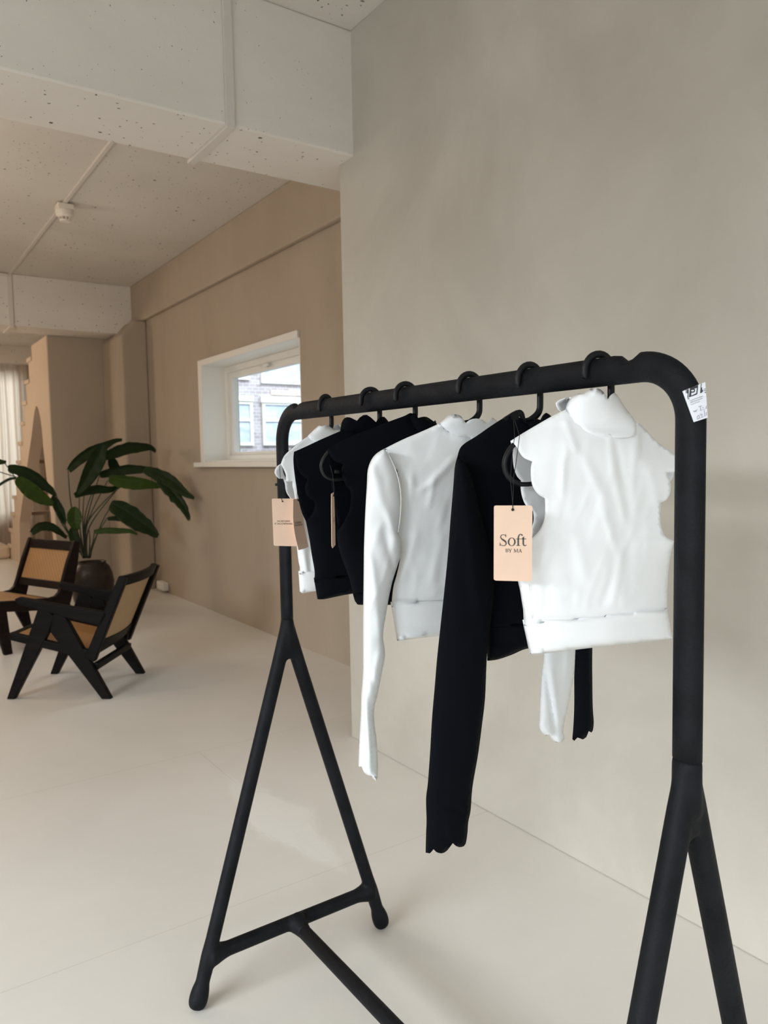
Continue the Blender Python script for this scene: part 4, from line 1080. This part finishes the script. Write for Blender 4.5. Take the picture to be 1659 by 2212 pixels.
# armless chair behind it
G = Loc((1.27, 6.30, 0), math.atan2(-0.37, -0.93))       # b runs forward from the back, w to the camera's right
ch = thing('lounge_chair', 'dark brown armless lounge chair with a square cane back at the left edge', 'chair', tuple(G(0.3, -0.3, 0)), 'lounge chairs')
side = [(-0.115, 0.790), (-0.165, 0.775), (-0.135, 0.60), (-0.075, 0.36), (-0.055, 0.30), (0.00, 0.255), (0.30, 0.295), (0.66, 0.345), (0.665, 0.42), (0.40, 0.392), (0.13, 0.366), (0.075, 0.372), (0.040, 0.40), (0.018, 0.45), (-0.04, 0.62)]
for (w0, w1) in ((-0.035, 0.0), (-0.655, -0.62)):
    plank(G, side, w0, w1, 'side_frame', m_wood2, ch)
    plank(G, [(0.44, 0.0), (0.50, 0.0), (0.585, 0.35), (0.47, 0.34)], w0 - 0.001, w1 + 0.001, 'leg', m_wood2, ch)
    plank(G, [(-0.10, 0.0), (-0.045, 0.0), (0.09, 0.29), (-0.05, 0.30)], w0 - 0.001, w1 + 0.001, 'leg', m_wood2, ch)
plank(G, [(-0.118, 0.782), (-0.148, 0.776), (-0.133, 0.700), (-0.098, 0.706)], -0.625, -0.03, 'crest_rail', m_wood2, ch)
plank(G, [(-0.008, 0.470), (-0.040, 0.462), (-0.020, 0.405), (0.014, 0.41)], -0.625, -0.03, 'lower_back_rail', m_wood2, ch)
plank(G, [(-0.112, 0.708), (-0.118, 0.706), (-0.026, 0.464), (-0.018, 0.466)], -0.625, -0.03, 'back_panel', m_cane, ch, 0)
plank(G, [(0.15, 0.362), (0.15, 0.370), (0.62, 0.408), (0.62, 0.400)], -0.625, -0.03, 'seat', m_cane, ch, 0)
plank(G, [(0.60, 0.345), (0.60, 0.410), (0.655, 0.414), (0.655, 0.348)], -0.625, -0.03, 'front_rail', m_wood2, ch)
plank(G, [(0.10, 0.300), (0.10, 0.362), (0.15, 0.366), (0.15, 0.304)], -0.625, -0.03, 'rear_rail', m_wood2, ch)

# ------------------------------------------------------------------ potted plant
PX, PY = 1.80, 7.62
pl = thing('potted_plant', 'large leafy green plant in a round dark clay pot by the corner pilaster', 'plant', (PX, PY, 0))
MB().lathe([(0.115, 0.0), (0.150, 0.01), (0.178, 0.08), (0.196, 0.18), (0.198, 0.26), (0.186, 0.34), (0.158, 0.405), (0.132, 0.43), (0.128, 0.445), (0.134, 0.452), (0.120, 0.452), (0.112, 0.43), (0.118, 0.40)], (PX, PY, 0), 40).go('pot', m_pot, pl, smooth=True)
MB().lathe([(0.118, 0.395), (0.06, 0.415), (0.005, 0.42)], (PX, PY, 0), 24).go('soil', m_soil, pl, smooth=True)
pn = Vector((ray(190, 1100).x, ray(190, 1100).y, 0)).normalized(); pr = Vector((pn.y, -pn.x, 0))


def pp(cx_, cy_, dep=0.0):
    """enlarged-crop pixel of the plant -> point on the plant's upright plane, pushed back by dep"""
    return on(cx_ * 0.27727, 920 + cy_ * 0.27735, Vector((PX, PY, 1)) + pn * dep, pn)


def leaf(mid, width, dep, mat=m_leaf, face=0.9, droop=0.02, seed=0, name='leaf', skew=0.0, tear=0.05):
    """mid: crop pixels along the midrib, width in crop pixels, dep: depth from the plant's plane at base and tip"""
    pts = catmull(mid, False, 8); n = len(pts); m = 7; vv, ff = [], []
    P = [pp(x, y, lerp(dep[0], dep[1], i / (n - 1))) for i, (x, y) in enumerate(pts)]
    scale = (pp(600, 600) - pp(700, 600)).length / 100.0
    for i in range(n):
        t_ = i / (n - 1)
        T = (P[min(n - 1, i + 1)] - P[max(0, i - 1)]).normalized()
        S = T.cross(pn); S.normalize(); B = T.cross(S).normalized()
        wv = width * scale * 0.5 * (math.sin(math.pi * min(1, t_ * 0.93 + 0.055) ** 0.8)) ** 0.7
        for j in range(-m, m + 1):
            q = j / m
            jag = 1 + tear * noise.noise((t_ * 9 + seed, q * 2, seed * 3)) * 3
            d = S * (wv * (q + skew * (1 - abs(q))) * face * jag) + B * (wv * (0.35 * abs(q) - 0.12 * q * (1 - face) * 8)) + Vector((0, 0, -droop * q * q))
            d += B * (0.05 * wv * math.sin(t_ * 30 + seed) * abs(q))
            vv.append(P[i] + d)
    for i in range(n - 1):
        for j in range(2 * m):
            a = i * (2 * m + 1) + j; ff.append((a, a + 1, a + 2 * m + 2, a + 2 * m + 1))
    return mesh(name, vv, ff, mat, pl, smooth=True, solid=0.0012)


leaf([(530, 340), (600, 265), (700, 190), (800, 145), (890, 105), (950, 98)], 92, (0.0, 0.1), seed=1)
leaf([(800, 135), (765, 230), (715, 330), (660, 430), (600, 520)], 150, (-0.05, -0.12), seed=2, mat=m_leaf)
leaf([(575, 532), (660, 495), (760, 478), (860, 480), (950, 450)], 82, (-0.1, 0.05), seed=3)
leaf([(800, 235), (870, 205), (970, 165), (1080, 152), (1170, 155), (1215, 190)], 112, (0.05, 0.15), seed=4)
leaf([(860, 235), (880, 280), (900, 330), (930, 360)], 95, (0.1, 0.16), seed=5)
leaf([(775, 368), (880, 345), (1000, 325), (1120, 325), (1235, 330)], 95, (0.05, 0.0), seed=6)
leaf([(850, 395), (930, 415), (1050, 430), (1160, 440), (1262, 460)], 125, (-0.06, -0.1), seed=7, mat=m_leaf2)
leaf([(1130, 330), (1230, 365), (1330, 420), (1430, 500), (1515, 555)], 120, (-0.15, -0.62), seed=8, tear=0.1)
leaf([(1235, 400), (1330, 500), (1400, 580), (1450, 660), (1475, 728)], 105, (-0.32, -0.60), seed=9, tear=0.1)
leaf([(865, 598), (950, 640), (1050, 710), (1150, 780), (1235, 850)], 185, (-0.1, -0.2), seed=10)
leaf([(732, 812), (820, 800), (920, 802), (1010, 806), (1070, 835)], 56, (-0.05, -0.12), seed=11, mat=m_leaf2)
leaf([(838, 712), (890, 706), (960, 716), (1000, 725)], 40, (0.02, 0.0), seed=12)
leaf([(62, 312), (160, 335), (260, 385), (350, 450), (440, 530)], 110, (-0.1, -0.02), seed=13, tear=0.09)
leaf([(130, 398), (200, 450), (270, 510), (350, 560), (420, 600)], 135, (-0.12, -0.04), seed=14, mat=m_leaf2)
leaf([(410, 540), (455, 620), (490, 700), (505, 755)], 80, (0.0, 0.0), seed=15)
leaf([(585, 628), (578, 690), (585, 750), (600, 800)], 128, (-0.1, -0.12), seed=16, mat=m_leaf2)
leaf([(240, 828), (300, 775), (380, 765), (450, 800), (520, 860)], 80, (-0.15, -0.05), seed=17)
leaf([(555, 790), (572, 850), (590, 910), (600, 960)], 78, (-0.14, -0.16), seed=18)
leaf([(-60, 250), (-20, 262), (20, 268), (48, 270)], 50, (-0.1, -0.1), seed=19)
leaf([(-20, 460), (30, 425), (80, 402), (125, 397)], 14, (-0.12, -0.12), seed=20)
stems = [((665, 1030), (560, 650), (530, 340), 0.0), ((660, 1030), (620, 780), (618, 540), -0.05), ((664, 1030), (645, 760), (655, 520), -0.05), ((668, 1030), (660, 720), (735, 470), 0.0), ((668, 1030), (670, 760), (815, 250), 0.05),
         ((670, 1030), (680, 760), (838, 425), 0.0), ((672, 1030), (690, 740), (965, 440), -0.05), ((676, 1030), (700, 780), (945, 455), -0.03), ((690, 1030), (790, 760), (870, 620), -0.08), ((700, 1030), (740, 880), (835, 715), 0.0),
         ((655, 1030), (470, 740), (400, 600), -0.02), ((650, 1030), (500, 760), (440, 540), 0.0), ((692, 1030), (700, 900), (694, 810), 0.0), ((684, 1030), (725, 900), (735, 815), -0.04), ((650, 1030), (600, 900), (510, 850), -0.05), ((655, 1030), (620, 900), (592, 800), -0.09)]
for a, b_, c_, dp in stems:
    pts = catmull([a, b_, c_], False, 30); n_ = len(pts)
    MB().tube([pp(x, y, dp * i / (n_ - 1)) for i, (x, y) in enumerate(pts)], [lerp(0.0085, 0.004, i / (n_ - 1)) for i in range(n_)], 7).go('stem', m_stem, pl, smooth=True)
for pts in (((20, 268), (60, 320), (112, 392)), ((-30, 350), (40, 372), (128, 398))):
    MB().tube([pp(x, y, -0.1) for x, y in pts], 0.0045, 7).go('stem', m_stem, pl, smooth=True)
